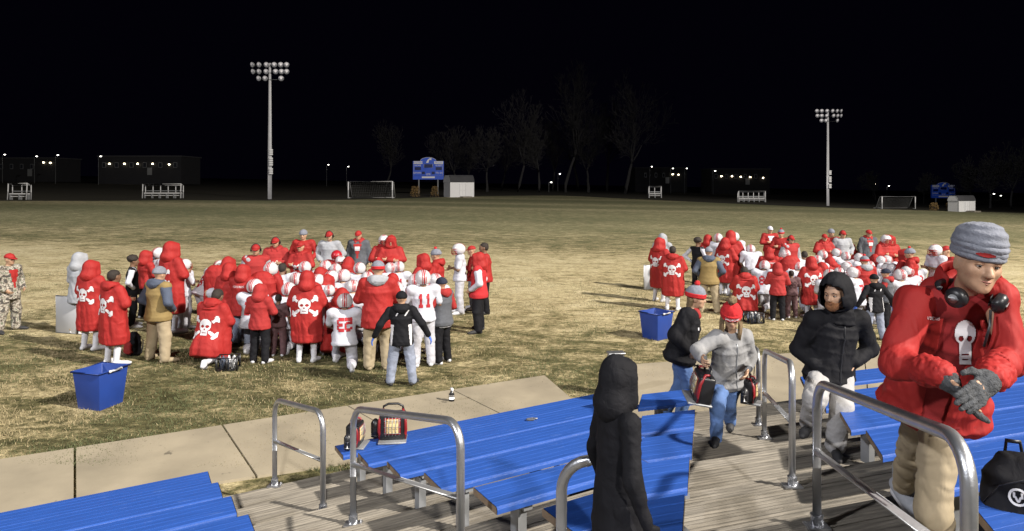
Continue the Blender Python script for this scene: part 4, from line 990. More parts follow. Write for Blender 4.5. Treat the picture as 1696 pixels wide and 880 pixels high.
Q(1551, 404, None, 95, 'stand_front', 'slim player in white helmet left of the grey beanie man', h=1.85, **player())
Q(1569, 405, None, 95, 'stand_front', 'person in red cap and jacket just left of the grey beanie', h=1.84, jacket='red', cap='red', pants='greyjeans')
inner = [(1364, 413, 'h'), (1389, 410, 'h'), (1402, 416, 'h'), (1427, 418, 'h'), (1406, 432, 'h'), (1374, 444, 'h'), (1467, 421, 'h'), (1477, 420, 'h'), (1474, 435, 'h'), (1507, 439, 'h'), (1485, 433, 'h'), (1444, 429, 'h'), (1380, 423, 'c'), (1368, 432, 'c'),
         (1412, 403, 'c'), (1452, 419, 'c'), (1264, 428, 'h'), (1322, 430, 'h'), (1354, 420, 'h'), (1392, 440, 'h'), (1418, 440, 'h'), (1494, 444, 'h'), (1520, 430, 'h'), (1226, 402, 'h'), (1297, 425, 'c')]
for px, tp, k in inner:
    yaw = rg.uniform(-25, 25)+(px-1390)*.15; hh = rg.uniform(1.27, 1.40); pz = rg.choice(['kneel', 'kneel', 'kneel_low'])
    if k == 'c': Q(px, tp, None, yaw, pz, nth(px, tp, k, inner)+' from left of the kneeling red hoods packed inside the right huddle', h=hh, **coat(hood='up', seed=rg.choice((0, 1))))
    else: Q(px, tp, None, yaw, pz, nth(px, tp, k, inner)+' from left of the kneeling white helmets packed inside the right huddle', h=hh, **player(num=(rg.choice(('7', '3', '12', '21', '8', '44')), False), skin=rg.choice(('skin', 'skin2'))))
# ------------------------------------------------------------------ the five people on the stands and the walk
def hframe(c, fwd, up=Z_, roll=0):
    y = V(fwd).normalized(); x = y.cross(V(up)).normalized(); z = x.cross(y)
    m = Matrix(((x.x, y.x, z.x, c.x), (x.y, y.y, z.y, c.y), (x.z, y.z, z.z, c.z), (0, 0, 0, 1)))
    return m @ Matrix.Rotation(R(roll), 4, 'Y')
def big_person(label, base, joints, head, fwd, roll=0, hs=1.05, chest=.62, skin='skin', vox=.0065, curl=.6, extra=None):
    """joints: name -> list of (px, py, depth) or one; everything is stored from the base point."""
    J = dict(kind='fg')
    for k, v in joints.items():
        J[k] = [P(*q)-base for q in v] if isinstance(v, list) else P(*v)-base
    J['chest'] = J['pel']+(J['neck']-J['pel'])*chest; J['head'] = P(*head)-base
    J['H'] = hframe(J['head'], fwd, Z_, roll); J['pitch'] = 0
    if extra: J.update(extra(J))
    fin(J)
    o = empty('person', base, 0, label, 'person')
    me = body(J, vox, 2, hs, curl)
    Hi = J['H'].inverted(); a = verts_np(me)
    for i in range(len(a)):                                  # eye sockets, mouth corners and cheeks, pressed into the face
        q = Hi @ V(a[i]); q /= hs
        if q.y < .03 or abs(q.z) > .13: continue
        d = 0
        for s in (-1, 1):
            r2 = ((q.x-s*.031)/.019)**2+((q.z-.006)/.013)**2; d += .010*math.exp(-r2)
            r2 = ((q.x-s*.033)/.012)**2+((q.z+.055)/.02)**2; d += .003*math.exp(-r2)
        r2 = (q.x/.02)**2+((q.z+.0565)/.0022)**2; d += .003*math.exp(-r2)
        if d: a[i] -= np.array(J['fwdH'] if 'fwdH' in J else (J['H'].to_3x3() @ Y_))*d*hs
    set_np(me, a); obj('body', me, M[skin], o)
    def part(name, me, m, parent=o):
        q = obj(name, me, M[m], parent)
        return q
    def hpart(name, me, m, parent=o, sc=1.0):
        q = obj(name, me, M[m], parent); q.matrix_local = J['H'] @ Matrix.Scale(hs*sc, 4); return q
    # eyes, lids, brows and lips in the head's frame
    for s in (-1, 1):
        e = hpart('eye', MB().ell((s*.031, .070, .006), [.0125, .0115, .0115], None, 16, 12).mesh('eye', True), 'eye')
        ir = MB().ell((s*.031+.001, .0785, .005), [.0062, .0045, .0062], None, 12, 8).mesh('iris', True); obj('iris', ir, M['iris'], e)
        mb = MB(); mb.tube([(s*.031-.015, .071, .008), (s*.031-.007, .081, .0155), (s*.031+.007, .081, .0155), (s*.031+.015, .071, .008)], [.003, .0045, .0045, .003], 8)
        mb.tube([(s*.031-.014, .071, .004), (s*.031, .080, -.004), (s*.031+.014, .071, .004)], [.002, .003, .002], 8); hpart('eyelid', mb.mesh('eyelid', True), skin)
        mb = MB(); mb.tube([(s*.013, .089, .026), (s*.030, .088, .032), (s*.050, .074, .026)], [.0035, .0045, .002], 8); hpart('eyebrow', mb.mesh('eyebrow', True), 'brow')
    mb = MB(); mb.tube([(-.024, .083, -.056), (-.010, .0945, -.0525), (0, .0945, -.054), (.010, .0945, -.0525), (.024, .083, -.056)], [.0015, .0042, .0036, .0042, .0015], 8)
    mb.tube([(-.021, .083, -.059), (0, .0935, -.0635), (.021, .083, -.059)], [.0015, .0050, .0015], 8); hpart('lips', mb.mesh('lips', True), 'lip')
    return o, J, part, hpart
def fine_gloves(J, m, part, s=1.1, curl=.6):
    for i in (0, 1):
        mb = MB(); d = J['hd'][i] if 'hd' in J else (J['w'][i]-J['e'][i]).normalized()
        w = J['w'][i]
        fd = (J['w'][i]-J['e'][i]).normalized(); hand(mb, w+d*.01, d, J['hp'][i], J['ht'][i], s, curl, .0103); mb.cap(w-fd*.06, w+d*.02, .036, .032); mb.cap(w, w+d*.03, .033, .03)
        part('glove', folds(blob(mb, .0045, 3), .002, (60, 60, 60)), m)
def cut_front(me, J, x0, x1, lo, hi, th=.010):
    """Open a jacket down its front, from lo to hi along the torso, between two straight edges, and give the cloth thickness."""
    import bmesh
    up, sd, fw, pe = J['up'], J['side'], J['fwd'], J['pel']; bm = bmesh.new(); bm.from_mesh(me)
    def edge(x, z): return x[0]+(x[1]-x[0])*(z-lo)/(hi-lo)
    for x in (x0, x1):
        a = pe+sd*x[0]+up*lo; b = pe+sd*x[1]+up*hi; nrm = (b-a).cross(fw).normalized()
        bmesh.ops.bisect_plane(bm, geom=bm.verts[:]+bm.edges[:]+bm.faces[:], plane_co=a, plane_no=nrm)
    dead = []
    for f in bm.faces:
        c = f.calc_center_median()-pe; z = c.dot(up); x = c.dot(sd)
        if f.normal.dot(fw) > -.1 and c.dot(fw) > .0 and lo < z < hi and edge(x0, z) < x < edge(x1, z): dead.append(f)
    bmesh.ops.delete(bm, geom=dead, context='FACES'); m2 = bpy.data.meshes.new('parka'); bm.to_mesh(m2); bm.free()
    return applied(m2, [('SOLIDIFY', dict(thickness=th, offset=-1))])
def hood_shell(rx=.128, ry=.150, rz=.165, peak=.025):
    """An open hood: a shell with a face opening, its edge turned, and a drape to the shoulders."""
    n, k = 40, 22; vs = []; idx = {}; fs = []
    for j in range(k+1):
        ph = -1.15+(math.pi/2+1.15)*j/k
        for i in range(n):
            th = 2*math.pi*i/n; d = V((math.cos(ph)*math.cos(th), math.cos(ph)*math.sin(th), math.sin(ph)))
            fl = max(0, -d.z)*.55
            x, y, z = d.x*(rx+fl*.10), d.y*(ry+fl*.06)-.022, d.z*rz+.02
            if d.z > .1 and d.y > .3: y += peak*(d.y-.3)*1.4*math.sin(ph)**.5 if ph > 0 else 0
            idx[(i, j)] = len(vs); vs.append((x, y, z))
    for j in range(k):
        for i in range(n):
            q = [idx[(i, j)], idx[((i+1) % n, j)], idx[((i+1) % n, j+1)], idx[(i, j+1)]]
            c = sum((V(vs[t]) for t in q), V((0, 0, 0)))/4
            if c.y > .045 and -.125 < c.z < .112-abs(c.x)*.35 and abs(c.x) < .098: continue
            fs.append(q)
    me = bpy.data.meshes.new('hood'); me.from_pydata(vs, [], fs); me.update()
    return folds(applied(me, [('SOLIDIFY', dict(thickness=.014, offset=-1)), ('SUBSURF', dict(levels=1, render_levels=1))]), .006, (12, 12, 8), 5)

# man in the red parka --------------------------------------------------------------------------
base = V((1.93, 3.02, EYE-2.02))
def hands_red(J):
    t1 = P(1612, 686, 2.43)-base; t0 = P(1604, 668, 2.34)-base
    d1 = (t1-J['w'][1]).normalized(); d0 = (t0-J['w'][0]).normalized()
    return dict(hscale=.92, hd=[d0, d1], hp=[V((-.5, .7, -.3)), V((.5, -.25, .3))], ht=[V((-.3, -.6, .5)), V((.5, -.5, .6))])
o, J, part, hpart = big_person('man in red parka, grey beanie and headphones leaning over the near handrail', base,
    dict(pel=(1545, 664, 3.05), neck=(1602, 482, 2.80), s=[(1650, 492, 2.71), (1515, 502, 2.83)], e=[(1671, 592, 2.62), (1484, 602, 2.72)], w=[(1642, 626, 2.42), (1562, 620, 2.50)],
         hip=[(1558, 685, 3.02), (1530, 682, 3.10)], k=[(1546, 850, 2.97), (1512, 748, 3.47)], a=[(1552, 990, 3.0), (1496, 806, 3.92)], toe=[(1556, 1030, 2.88), (1522, 856, 3.80)]),
    (1619, 436, 2.68), (-.14, -.97, -.16), roll=-7, hs=.97, extra=hands_red, vox=.0065, curl=.35)
jm = jacket(J, .97, .07, .97, vox=.0085, sm=3, fold=.015, seed=2, loose=1.10)
mb = MB(); mb.loft(torso_rings(J, .97, .02), 20); [mb.cap(J['neck']-J['up']*.055+J['fwd']*.01, J['s'][i], .082, .072) for i in (0, 1)]; mb.cap(J['neck']-J['up']*.06, J['neck']+J['up']*.03+J['fwd']*.015, .078, .070); inner_me = folds(blob(mb, .009, 3), .004, (7, 7, 5), 2)
jk = part('parka', cut_front(jm, J, (.015, -.060), (.070, .095), -.24, .66, .016), 'red')
sh = part('shirt', inner_me, 'shirtred')
def laid(name, mask, me, px, py, hw, hh, nx, ny, off, m, parent):
    o_ = P(px, py, 2.2)-base; d_ = (P(px, py, 3.2)-P(px, py, 2.2)).normalized(); obj(name, decal(name, mask, me, o_, X*hw, Z_*hh, d_, nx, ny, off), M[m], parent)
def tall_skull(u, v):
    eye = ((abs(u)-.38)/.24)**2+((v-.16)/.12)**2 < 1
    return not eye and ((u/.95)**2+((v-.42)/.58)**2 < 1 or (abs(u) < .52 and -1 < v < .1 and not (-.60 < v < -.52 and abs(u) < .32) and not (-.80 < v < -.73 and abs(u) < .3)))
laid('skull_print', tall_skull, inner_me, 1598, 566, .045, .092, 30, 60, .006, 'whiteprint', sh)
laid('name_print', text_mask('VIKINGS'), jk.data, 1545, 527, .026, .0065, 41, 7, .005, 'whiteprint', jk)
# stand-up collar and laid-back hood of the parka, zip edges
mb = MB(); c = J['neck']
ring = [(c-J['up']*.06, .140, .125), (c+J['up']*.01, .128, .112), (c+J['up']*.085, .122, .108)]
mb.loft([(p-J['fwd']*.02, J['side'], J['fwd'], a, b) for p, a, b in ring], 28, caps=False)
cm = mb.mesh('collar'); v = verts_np(cm); keep = [tuple(p.vertices) for p in cm.polygons if (V(p.center)-c).dot(J['fwd']) < .045]
cm2 = bpy.data.meshes.new('collar'); cm2.from_pydata([tuple(x) for x in v], [], keep)
obj('collar', folds(applied(cm2, [('SOLIDIFY', dict(thickness=.022)), ('SUBSURF', dict(levels=1, render_levels=1))]), .006, (14, 14, 14)), M['red'], jk)
mb = MB(); b = c-J['fwd']*.10-J['up']*.015
for q in (-1, 1): mb.cap(b-J['fwd']*.02, b+J['side']*q*.13+J['fwd']*.09-J['up']*.01, .062, .04)
mb.ell(b-J['fwd']*.035-J['up']*.03, .085); obj('hood', folds(blob(mb, .009, 4), .014, (9, 9, 9), 3), M['red'], jk)
part('trousers', trousers(J, .77, .0085, 3, 1.06, .010, 4), 'khaki')
mb = MB(); mb.cap(J['w'][1]-(J['w'][1]-J['e'][1]).normalized()*.07, J['w'][1]-(J['w'][1]-J['e'][1]).normalized()*.012, .062, .054); obj('cuff', folds(blob(mb, .006, 2), .006, (40, 40, 40)), M['red'], jk)
mb = MB(); mb.cap(J['w'][0]-(J['w'][0]-J['e'][0]).normalized()*.07, J['w'][0]-(J['w'][0]-J['e'][0]).normalized()*.012, .062, .054); obj('cuff', folds(blob(mb, .006, 2), .006, (40, 40, 40)), M['red'], jk)
fine_gloves(J, 'gglove', part, 1.12, .35)
hpart('beanie', folds(blob(MB().loft([(V((0, -.014, .030)), X, Y_, .086, .106), (V((0, -.016, .05)), X, Y_, .090, .110), (V((0, -.018, .095)), X, Y_, .090, .109), (V((0, -.020, .130)), X, Y_, .080, .098), (V((0, -.022, .155)), X, Y_, .060, .075), (V((0, -.024, .166)), X, Y_, .03, .04)], 26), .006, 3), .0035, (11, 11, 8), 3), 'greyknit')
cuff = hpart('beanie_cuff', folds(blob(MB().loft([(V((0, -.014, .028)), X, Y_, .086, .104), (V((0, -.014, .034)), X, Y_, .090, .109), (V((0, -.014, .078)), X, Y_, .0925, .1125), (V((0, -.014, .088)), X, Y_, .087, .106)], 30), .005, 2), .002, (20, 20, 20)), 'greyknit')
obj('red_patch', decal('red_patch', lambda u, v: (u/1)**2+(v/1)**2 < 1, cuff.data, V((.026, 1, .058)), X*.030, Z_*.011, V((0, -1, 0)), 20, 10, .006), M['redcloth'], cuff)
hp = part('headphones', MB().tube([J['H'] @ V((.125*math.cos(t), -.02+.105*math.sin(t)*-1+.03, -.120+.012*math.sin(t))) for t in [math.pi*j/16 for j in range(17)]], .011, 10).mesh('headband', True), 'blackp')
for q in (-1, 1):
    mb = MB(); ax = V((q*.75, .62, -.1)).normalized(); cc = V((q*.082, .060, -.142))
    mb.tube([cc-ax*.030, cc-ax*.012, cc+ax*.012, cc+ax*.026], [.030, .042, .042, .028], 22); mm = mb.mesh('ear_cup', True); e = obj('ear_cup', mm, M['blackp'], hp); e.matrix_local = J['H'] @ Matrix.Scale(.97, 4)
    mb = MB(); mb.tube([cc+ax*.024, cc+ax*.030], [.022, .019], 18); e2 = obj('cup_plate', mb.mesh('cup_plate', True), M['steel'], e)
mb = MB(); mb.tube([J['H'] @ V(q) for q in ((-.03, .10, -.16), (-.02, .135, -.21), (-.015, .14, -.27), (-.02, .13, -.30))], .005, 8); obj('cable', mb.mesh('cable', True), M['blackp'], hp)
for i in (0, 1):
    a, t = J['a'][i], J['toe'][i]; h = (t-a); h = V((h.x, h.y, h.z*.6)).normalized(); upf = V((0, 0, 1))
    mb = MB(); heel = a-h*.055-upf*.055; toe = t+h*.05; mb.cap(heel+upf*.02, t, .045, .042); mb.cap(t, toe, .042, .030); mb.cap(a-upf*.0, heel+h*.06+upf*.045, .052, .05); mb.cap(a+h*.03-upf*.02, t-h*.02+upf*.012, .045, .038)
    s_ = obj('shoe', blob(mb, .006, 3), M['grey'], o)
    mb = MB(); mb.cap(heel-upf*.022, t-upf*.03, .040, .040); mb.cap(t-upf*.03, toe-upf*.022, .040, .026); obj('sole', blob(mb, .007, 2), M['wshoe'], s_)
    mb = MB()
    for q in range(5):
        c0 = a+(t-a)*(.28+.11*q)+upf*(.038-.006*q); sdv = h.cross(upf).normalized(); mb.cap(c0-sdv*.026, c0+sdv*.026+h*.012, .0042)
    obj('laces', mb.mesh('laces', True), M['wshoe'], s_)
    mb = MB(); mb.cap(a+V((0, 0, .0)), a+(J['k'][i]-a).normalized()*.09, .047, .05); obj('sock', blob(mb, .007, 2), M['black'], o)

# man in the black hood --------------------------------------------------------------------------
base = V((2.9, 5.95, EYE-2.42))
o, J, part, hpart = big_person('bearded man in black hooded jacket and grey sweatpants climbing the aisle', base,
    dict(pel=(1374, 612, 6.15), neck=(1390, 517, 6.10), s=[(1424, 530, 6.12), (1349, 530, 6.08)], e=[(1441, 578, 6.20), (1322, 578, 6.20)], w=[(1416, 601, 6.06), (1348, 603, 6.06)],
         hip=[(1392, 618, 6.15), (1358, 618, 6.15)], k=[(1394, 675, 5.95), (1350, 660, 5.9)], a=[(1383, 738, 5.95), (1340, 700, 6.22)], toe=[(1388, 756, 5.80), (1332, 716, 6.08)]),
    (1384, 488, 6.02), (-.80, -.58, -.12), hs=1.12, vox=.008, extra=lambda J: dict(hd=[(J['pel']-J['w'][0]+V((0, .02, -.08))).normalized(), (J['pel']-J['w'][1]+V((0, .02, -.08))).normalized()]))
jm = jacket(J, 1.06, .13, 1.06, vox=.0105, sm=3, fold=.013, seed=6, loose=1.08); jk = part('jacket', jm, 'black')
hpart('hood', hood_shell(), 'black', jk if False else o)
mb = MB(); mb.loft([(J['neck']-J['up']*.09, J['side'], J['fwd'], .17, .14), (J['neck']-J['up']*.02, J['side'], J['fwd'], .135, .125), (J['neck']+J['up']*.05, J['side'], J['fwd'], .115, .12)], 20, True); obj('collar', folds(blob(mb, .011, 3), .012, (9, 9, 9)), M['black'], jk)
bvh_ = BVHTree.FromPolygons([v.co for v in jm.vertices], [tuple(p.vertices) for p in jm.polygons]); zp = []
for q in range(15):
    h = bvh_.ray_cast(J['pel']+J['up']*(-.12+q*.042)+J['fwd']*1, -J['fwd'])
    if h[0] is not None: zp.append(h[0]+J['fwd']*.002)
mb = MB(); mb.tube(zp, .007, 6)
obj('zip', mb.mesh('zip', True), M['blackp'], jk)
part('trousers', trousers(J, 1.06, .0105, 8, 1.08, .011, 4), 'sweat')
hpart('beard', folds(blob(MB().ell((0, .038, -.082), [.052, .050, .038]).ell((0, .074, -.098), [.028, .022, .024]).cap((-.05, .04, -.045), (-.03, .078, -.078), .014).cap((.05, .04, -.045), (.03, .078, -.078), .014).cap((-.022, .094, -.045), (.022, .094, -.045), .0055), .005, 2), .004, (70, 70, 70)), 'ginger')
for i in (0, 1):
    a, t = J['a'][i], J['toe'][i]; h = (t-a); h = V((h.x, h.y, h.z*.5)).normalized()
    mb = MB(); heel = a-h*.05-Z_*.05; mb.cap(heel, t-Z_*.005, .043, .040); mb.cap(t-Z_*.005, t+h*.06-Z_*.01, .040, .030); mb.cap(a, heel+h*.05+Z_*.04, .05, .048); part('shoe', blob(mb, .008, 3), 'rubber')

# woman carrying heaters ---------------------------------------------------------------------------
base = V((2.22, 6.9, EYE-2.62))
o, J, part, hpart = big_person('woman in grey fleece and red bobble hat carrying two portable heaters up the steps', base,
    dict(pel=(1205, 622, 6.98), neck=(1211, 548, 6.84), s=[(1233, 558, 6.88), (1187, 560, 6.78)], e=[(1242, 590, 7.02), (1156, 580, 6.72)], w=[(1238, 611, 6.90), (1162, 594, 6.50)],
         hip=[(1217, 630, 6.98), (1194, 630, 6.96)], k=[(1207, 668, 6.95), (1188, 678, 6.74)], a=[(1210, 700, 7.16), (1186, 726, 6.76)], toe=[(1209, 709, 7.02), (1184, 735, 6.62)]),
    (1211, 524, 6.74), (-.18, -.9, -.42), hs=1.0, vox=.0075, curl=.9)
jm = jacket(J, 1.0, .10, 1.08, vox=.0105, sm=4, fold=.010, seed=9, loose=1.08); jk = part('fleece', jm, 'grey' if False else 'fleece')
part('jeans', trousers(J, .86, .0105, 5, .95, .008, 4), 'jeans')
bvh_ = BVHTree.FromPolygons([v.co for v in jm.vertices], [tuple(p.vertices) for p in jm.polygons]); zp = []
for q in range(14):
    h = bvh_.ray_cast(J['pel']+J['up']*(-.09+q*.04)+J['fwd']*1, -J['fwd'])
    if h[0] is not None: zp.append(h[0]+J['fwd']*.002)
mb = MB(); mb.tube(zp, .006, 6)
obj('zip', mb.mesh('zip', True), M['steel'], jk)
hpart('beanie', folds(blob(MB().loft([(V((0, -.014, .005)), X, Y_, .090, .108)]+dome(.094, .114, .128, .02, -.014), 24), .007, 3), .005, (26, 26, 26)), 'redknit')
cf = hpart('beanie_cuff', folds(blob(MB().loft([(V((0, -.012, .004)), X, Y_, .094, .114), (V((0, -.012, .012)), X, Y_, .101, .120), (V((0, -.012, .055)), X, Y_, .100, .119), (V((0, -.012, .064)), X, Y_, .092, .110)], 26), .006, 2), .004, (30, 30, 30)), 'redknit')
obj('white_pattern', decal('white_pattern', lambda u, v: skull_mask((u*3+1) % 2-1, v), cf.data, V((0, 1, .032)), X*.066, Z_*.016, V((0, -1, 0)), 54, 14, .003), M['whiteprint'], cf)
hpart('pom', folds(MB().ell((0, -.012, .185), .048, None, 18, 12).mesh('pom', True), .02, (50, 50, 50)), 'blond')
mb = MB()
for q in (-1, 1):
    for t_ in range(5): mb.tube([(q*(.066+.006*t_), .035-.012*t_, .0), (q*(.082+.004*t_), .04-.010*t_, -.07), (q*(.080+.005*t_), .062-.008*t_, -.15), (q*(.070+.006*t_), .075-.006*t_, -.215-.012*t_)], [.012, .016, .015, .005], 8)
hpart('hair', folds(mb.mesh('hair', True), .004, (60, 60, 12)), 'blond')
mb = MB()
for q in (-1, 1): mb.tube([(q*.031+.020*math.cos(t), .090, .004+.014*math.sin(t)) for t in [2*math.pi*j/14 for j in range(15)]], .0022, 6); mb.tube([(q*.05, .088, .008), (q*.078, .0, .012)], .0022, 6)
hpart('glasses', mb.mesh('glasses', True), 'blackp')
mb = MB(); mb.cap(J['neck']+J['fwd']*.05-J['up']*.03, J['neck']+J['fwd']*.085-J['up']*.085, .035, .02); part('scarf', blob(mb, .007, 2), 'redcloth')
for i in (0, 1):
    a, t = J['a'][i], J['toe'][i]; h = (t-a); h = V((h.x, h.y, 0)).normalized()
    mb = MB(); heel = V((a.x, a.y, t.z))-h*.045; mb.cap(heel, t, .040, .036); mb.cap(t, t+h*.05-Z_*.008, .036, .028); mb.cap(a, heel+h*.05+Z_*.04, .048, .045); part('boot', blob(mb, .008, 3), 'rubber')
WH = [J['w'][0]+base, J['w'][1]+base]

# girl in the black jacket ---------------------------------------------------------------------------
base = V((2.08, 8.0, EYE-2.82))
o, J, part, hpart = big_person('person in black jacket, jeans and grey and red bobble hat walking right', base,
    dict(pel=(1127, 585, 8.0), neck=(1146, 512, 7.98), s=[(1143, 521, 8.16), (1138, 523, 7.80)], e=[(1128, 556, 8.22), (1119, 556, 7.76)], w=[(1150, 576, 8.16), (1138, 579, 7.78)],
         hip=[(1128, 592, 8.08), (1126, 592, 7.92)], k=[(1128, 636, 8.08), (1142, 634, 7.94)], a=[(1104, 678, 8.10), (1128, 682, 7.96)], toe=[(1112, 690, 8.10), (1142, 692, 7.96)]),
    (1153, 494, 7.96), (.94, -.32, -.14), hs=1.02, vox=.009)
jm = jacket(J, 1.12, .10, 1.12, vox=.012, sm=4, fold=.011, seed=12, loose=1.1); jk = part('jacket', jm, 'black')
obj('chest_patch', decal('chest_patch', lambda u, v: True, jm, J['pel']+J['up']*.36+J['side']*.09+J['fwd']*1, J['side']*.016, J['up']*.016, -J['fwd'], 3, 3), M['whiteprint'], jk)
part('jeans', trousers(J, .98, .012, 15, 1.0, .009, 4), 'jeans')
hpart('beanie', beanie_hat(), 'greyknit'); hpart('beanie_cuff', beanie_cuff(), 'redknit'); hpart('pom', pom(), 'redknit')
mb = MB(); mb.cap((-.04, -.06, -.02), (-.03, -.07, -.12), .045, .03); mb.cap((.05, -.05, -.02), (.04, -.05, -.12), .035, .02); hpart('hair', folds(blob(mb, .009, 2), .006, (50, 50, 20)), 'blond')
mb = MB(); mb.cap(J['neck']+J['fwd']*.03, J['neck']+J['fwd']*.09-J['up']*.06, .06, .04); part('scarf', blob(mb, .009, 2), 'redcloth')
for i in (0, 1):
    t = J['toe'][i]; mb = MB(); a = J['a'][i]; mb.cap(V((a.x-.04, a.y, t.z)), t, .04, .036); mb.cap(a, V((a.x, a.y, t.z+.03)), .045, .045); part('shoe', blob(mb, .009, 2), 'rubber')

# child in black at the end of the left stand
o = None
J = pose('stand_down')
ch = empty('person', V((.410, 2.6, EYE-1.85)), R(-72), 'small child in black hooded coat seen from behind where the two stands meet', 'person'); ch.scale = (.60, .58, .665)
obj('body', C(('stand_down', 'body'), lambda: body(J)), M['skin'], ch)
obj('coat', folds(jacket(J, .93, .32, .95, vox=.014, sm=8, fold=.008, seed=20, loose=1.05), .007, (3, 3, 8), 4), M['black'], ch)
obj('gloves', (lambda mb: ([hand(mb, J['w'][i], (J['w'][i]-J['e'][i]).normalized(), J['side']*(1 if i == 0 else -1), J['fwd'], 1.15, .6, .012) for i in (0, 1)], blob(mb, .01, 2))[1])(MB()), M['black'], ch)
q = obj('hood', C(('hg', 'hood_up'), hood_up), M['black'], ch); q.matrix_local = J['H'] @ Matrix.Scale(.92, 4)
obj('trousers', C(('stand_down', 'trousers', 1.0), lambda: trousers(J, 1.0)), M['black'], ch)
for i in (0, 1): obj('shoe', C(('stand_down', 'shoe', i), lambda: shoe(J, i)), M['rubber'], ch)

# ------------------------------------------------------------------ things carried and left lying
def rbox(c, s, r=.02, seg=3, m=None):
    """A softly edged box as a mesh."""
    mb = MB(); mb.box(c, s, m); return applied(mb.mesh(), [('BEVEL', dict(width=r, segments=seg))])
def heater(loc, rz, label, tilt=(0, 0), sc=1.0):
    """A portable propane heater: dark case, red side shells, tile burner behind a guard, gas bottle, handle."""
    h = empty('portable_heater', loc, 0, label, 'heater', 'portable propane heaters'); h.rotation_euler = (tilt[0], tilt[1], rz); h.scale = (sc,)*3
    obj('case', rbox((0, 0, .15), (.27, .16, .28), .025), M['blackp'], h)
    obj('base_tray', rbox((0, -.03, .012), (.29, .24, .022), .008, 2), M['steel'], h)
    for s in (-1, 1):
        mb = MB(); mb.tube([(s*.132, -.06, .03), (s*.138, -.075, .12), (s*.135, -.07, .22), (s*.11, -.03, .31), (s*.10, .03, .315)], [.012, .016, .016, .014, .011], 10); obj('side_shell', mb.mesh('side_shell', True), M['redmetal'], h)
    obj('burner_tile', rbox((0, -.083, .165), (.12, .012, .15), .004, 2), M['ceramic'], h)
    obj('reflector', rbox((0, -.079, .165), (.17, .008, .175), .003, 2), M['redmetal'], h)
    mb = MB()
    for x in (-.07, -.035, 0, .035, .07): mb.tube([(x, -.10, .07), (x, -.115, .165), (x, -.10, .265)], .003, 6)
    for z in (.10, .165, .23): mb.tube([(-.085, -.105, z), (.085, -.105, z)], .003, 6)
    obj('guard', mb.mesh('guard', True), M['steel'], h)
    mb = MB(); mb.tube([(-.115, .02, .28), (-.10, .02, .345), (-.05, .02, .37), (.05, .02, .37), (.10, .02, .345), (.115, .02, .28)], .012, 10); obj('handle', mb.mesh('handle', True), M['blackp'], h)
    mb = MB(); mb.tube([(-.185, .03, .02), (-.185, .03, .03), (-.185, .03, .17), (-.185, .03, .20), (-.185, .03, .215)], [.03, .049, .049, .03, .012], 18); t = obj('gas_bottle', mb.mesh('gas_bottle', True), M['blackp'], h)
    mb = MB(); mb.tube([(-.185, .03, .05), (-.185, .03, .13)], .0495, 18, False); obj('bottle_label', mb.mesh('bottle_label', True), M['label'], t)
    mb = MB(); mb.tube([(-.12, -.05, .30), (-.12, -.085, .305)], [.022, .019], 14); obj('knob', mb.mesh('knob', True), M['blackp'], h)
    return h
az = math.atan2(SLf.u.y, SLf.u.x)
heater(Z(651, 728, ZL), az-R(25), 'portable heater with glowing tan tile face on the front left bench', sc=.98)
heater(Z(588, 738, ZL), az+R(55), 'portable heater at the end of the front left bench, seen from its side', sc=.80)
heater(WH[1]+V((-.03, -.03, -.40)), R(-92), 'portable heater held low in the right hand of the woman in grey', (R(-10), R(8)), .98)
heater(WH[0]+V((.03, .02, -.36)), R(60), 'portable heater hanging from the far hand of the woman in grey', (0, R(6)), .82)
hb = heater(P(1697, 612, 8.0), R(10), 'portable heater on the bench at the right edge behind the red parka', sc=1.0)
D0 = SRt.B[0]; tt = t_at(D0+SRt.n*.2, SRt.u, 1690); q = D0+SRt.n*.2+SRt.u*tt; hb.location = (q.x, q.y, ZR)

def tub(px0, py0, label, sc, rz, group='blue plastic tubs'):
    o = empty('storage_tub', G(px0, py0), rz, label, 'tub', group); o.scale = (sc,)*3
    a, b, h = .27, .25, .58; t = .012; mb = MB()
    def rr(hx, hy, z): return [V((x, y, z)) for x, y in ((-hx, -hy), (hx, -hy), (hx, hy), (-hx, hy))]
    r = [rr(a*.80, b*.80, 0), rr(a, b, h), rr(a-t*1.2, b-t*1.2, h), rr(a*.80-t, b*.80-t, .02)]
    vs = [p for x in r for p in x]; fs = [(3, 2, 1, 0)]
    for k in range(3):
        for i in range(4): j = (i+1) % 4; fs.append((4*k+i, 4*k+j, 4*k+4+j, 4*k+4+i))
    fs.append((12, 13, 14, 15)); mb.add(vs, fs)
    obj('shell', applied(mb.mesh(), [('BEVEL', dict(width=.02, segments=3))]), M['bin'], o)
    rim = MB(); c = rr(a+.012, b+.012, h-.005)
    for i in range(4): rim.cap(c[i], c[(i+1) % 4], .014)
    rim.build('rim', M['bin'], o, True)
    hd = MB(); hd.cap((-.10, -b-.028, h-.01), (.10, -b-.028, h-.01), .022); hd.build('handle', M['wpaint'], o, True)
    return o
tub(167, 672, 'empty blue tub on the grass left of the huddle, above the left benches', .93, R(76))
tub(1087, 560, 'empty blue tub on the grass behind the person in the black jacket', 1.0, R(40))

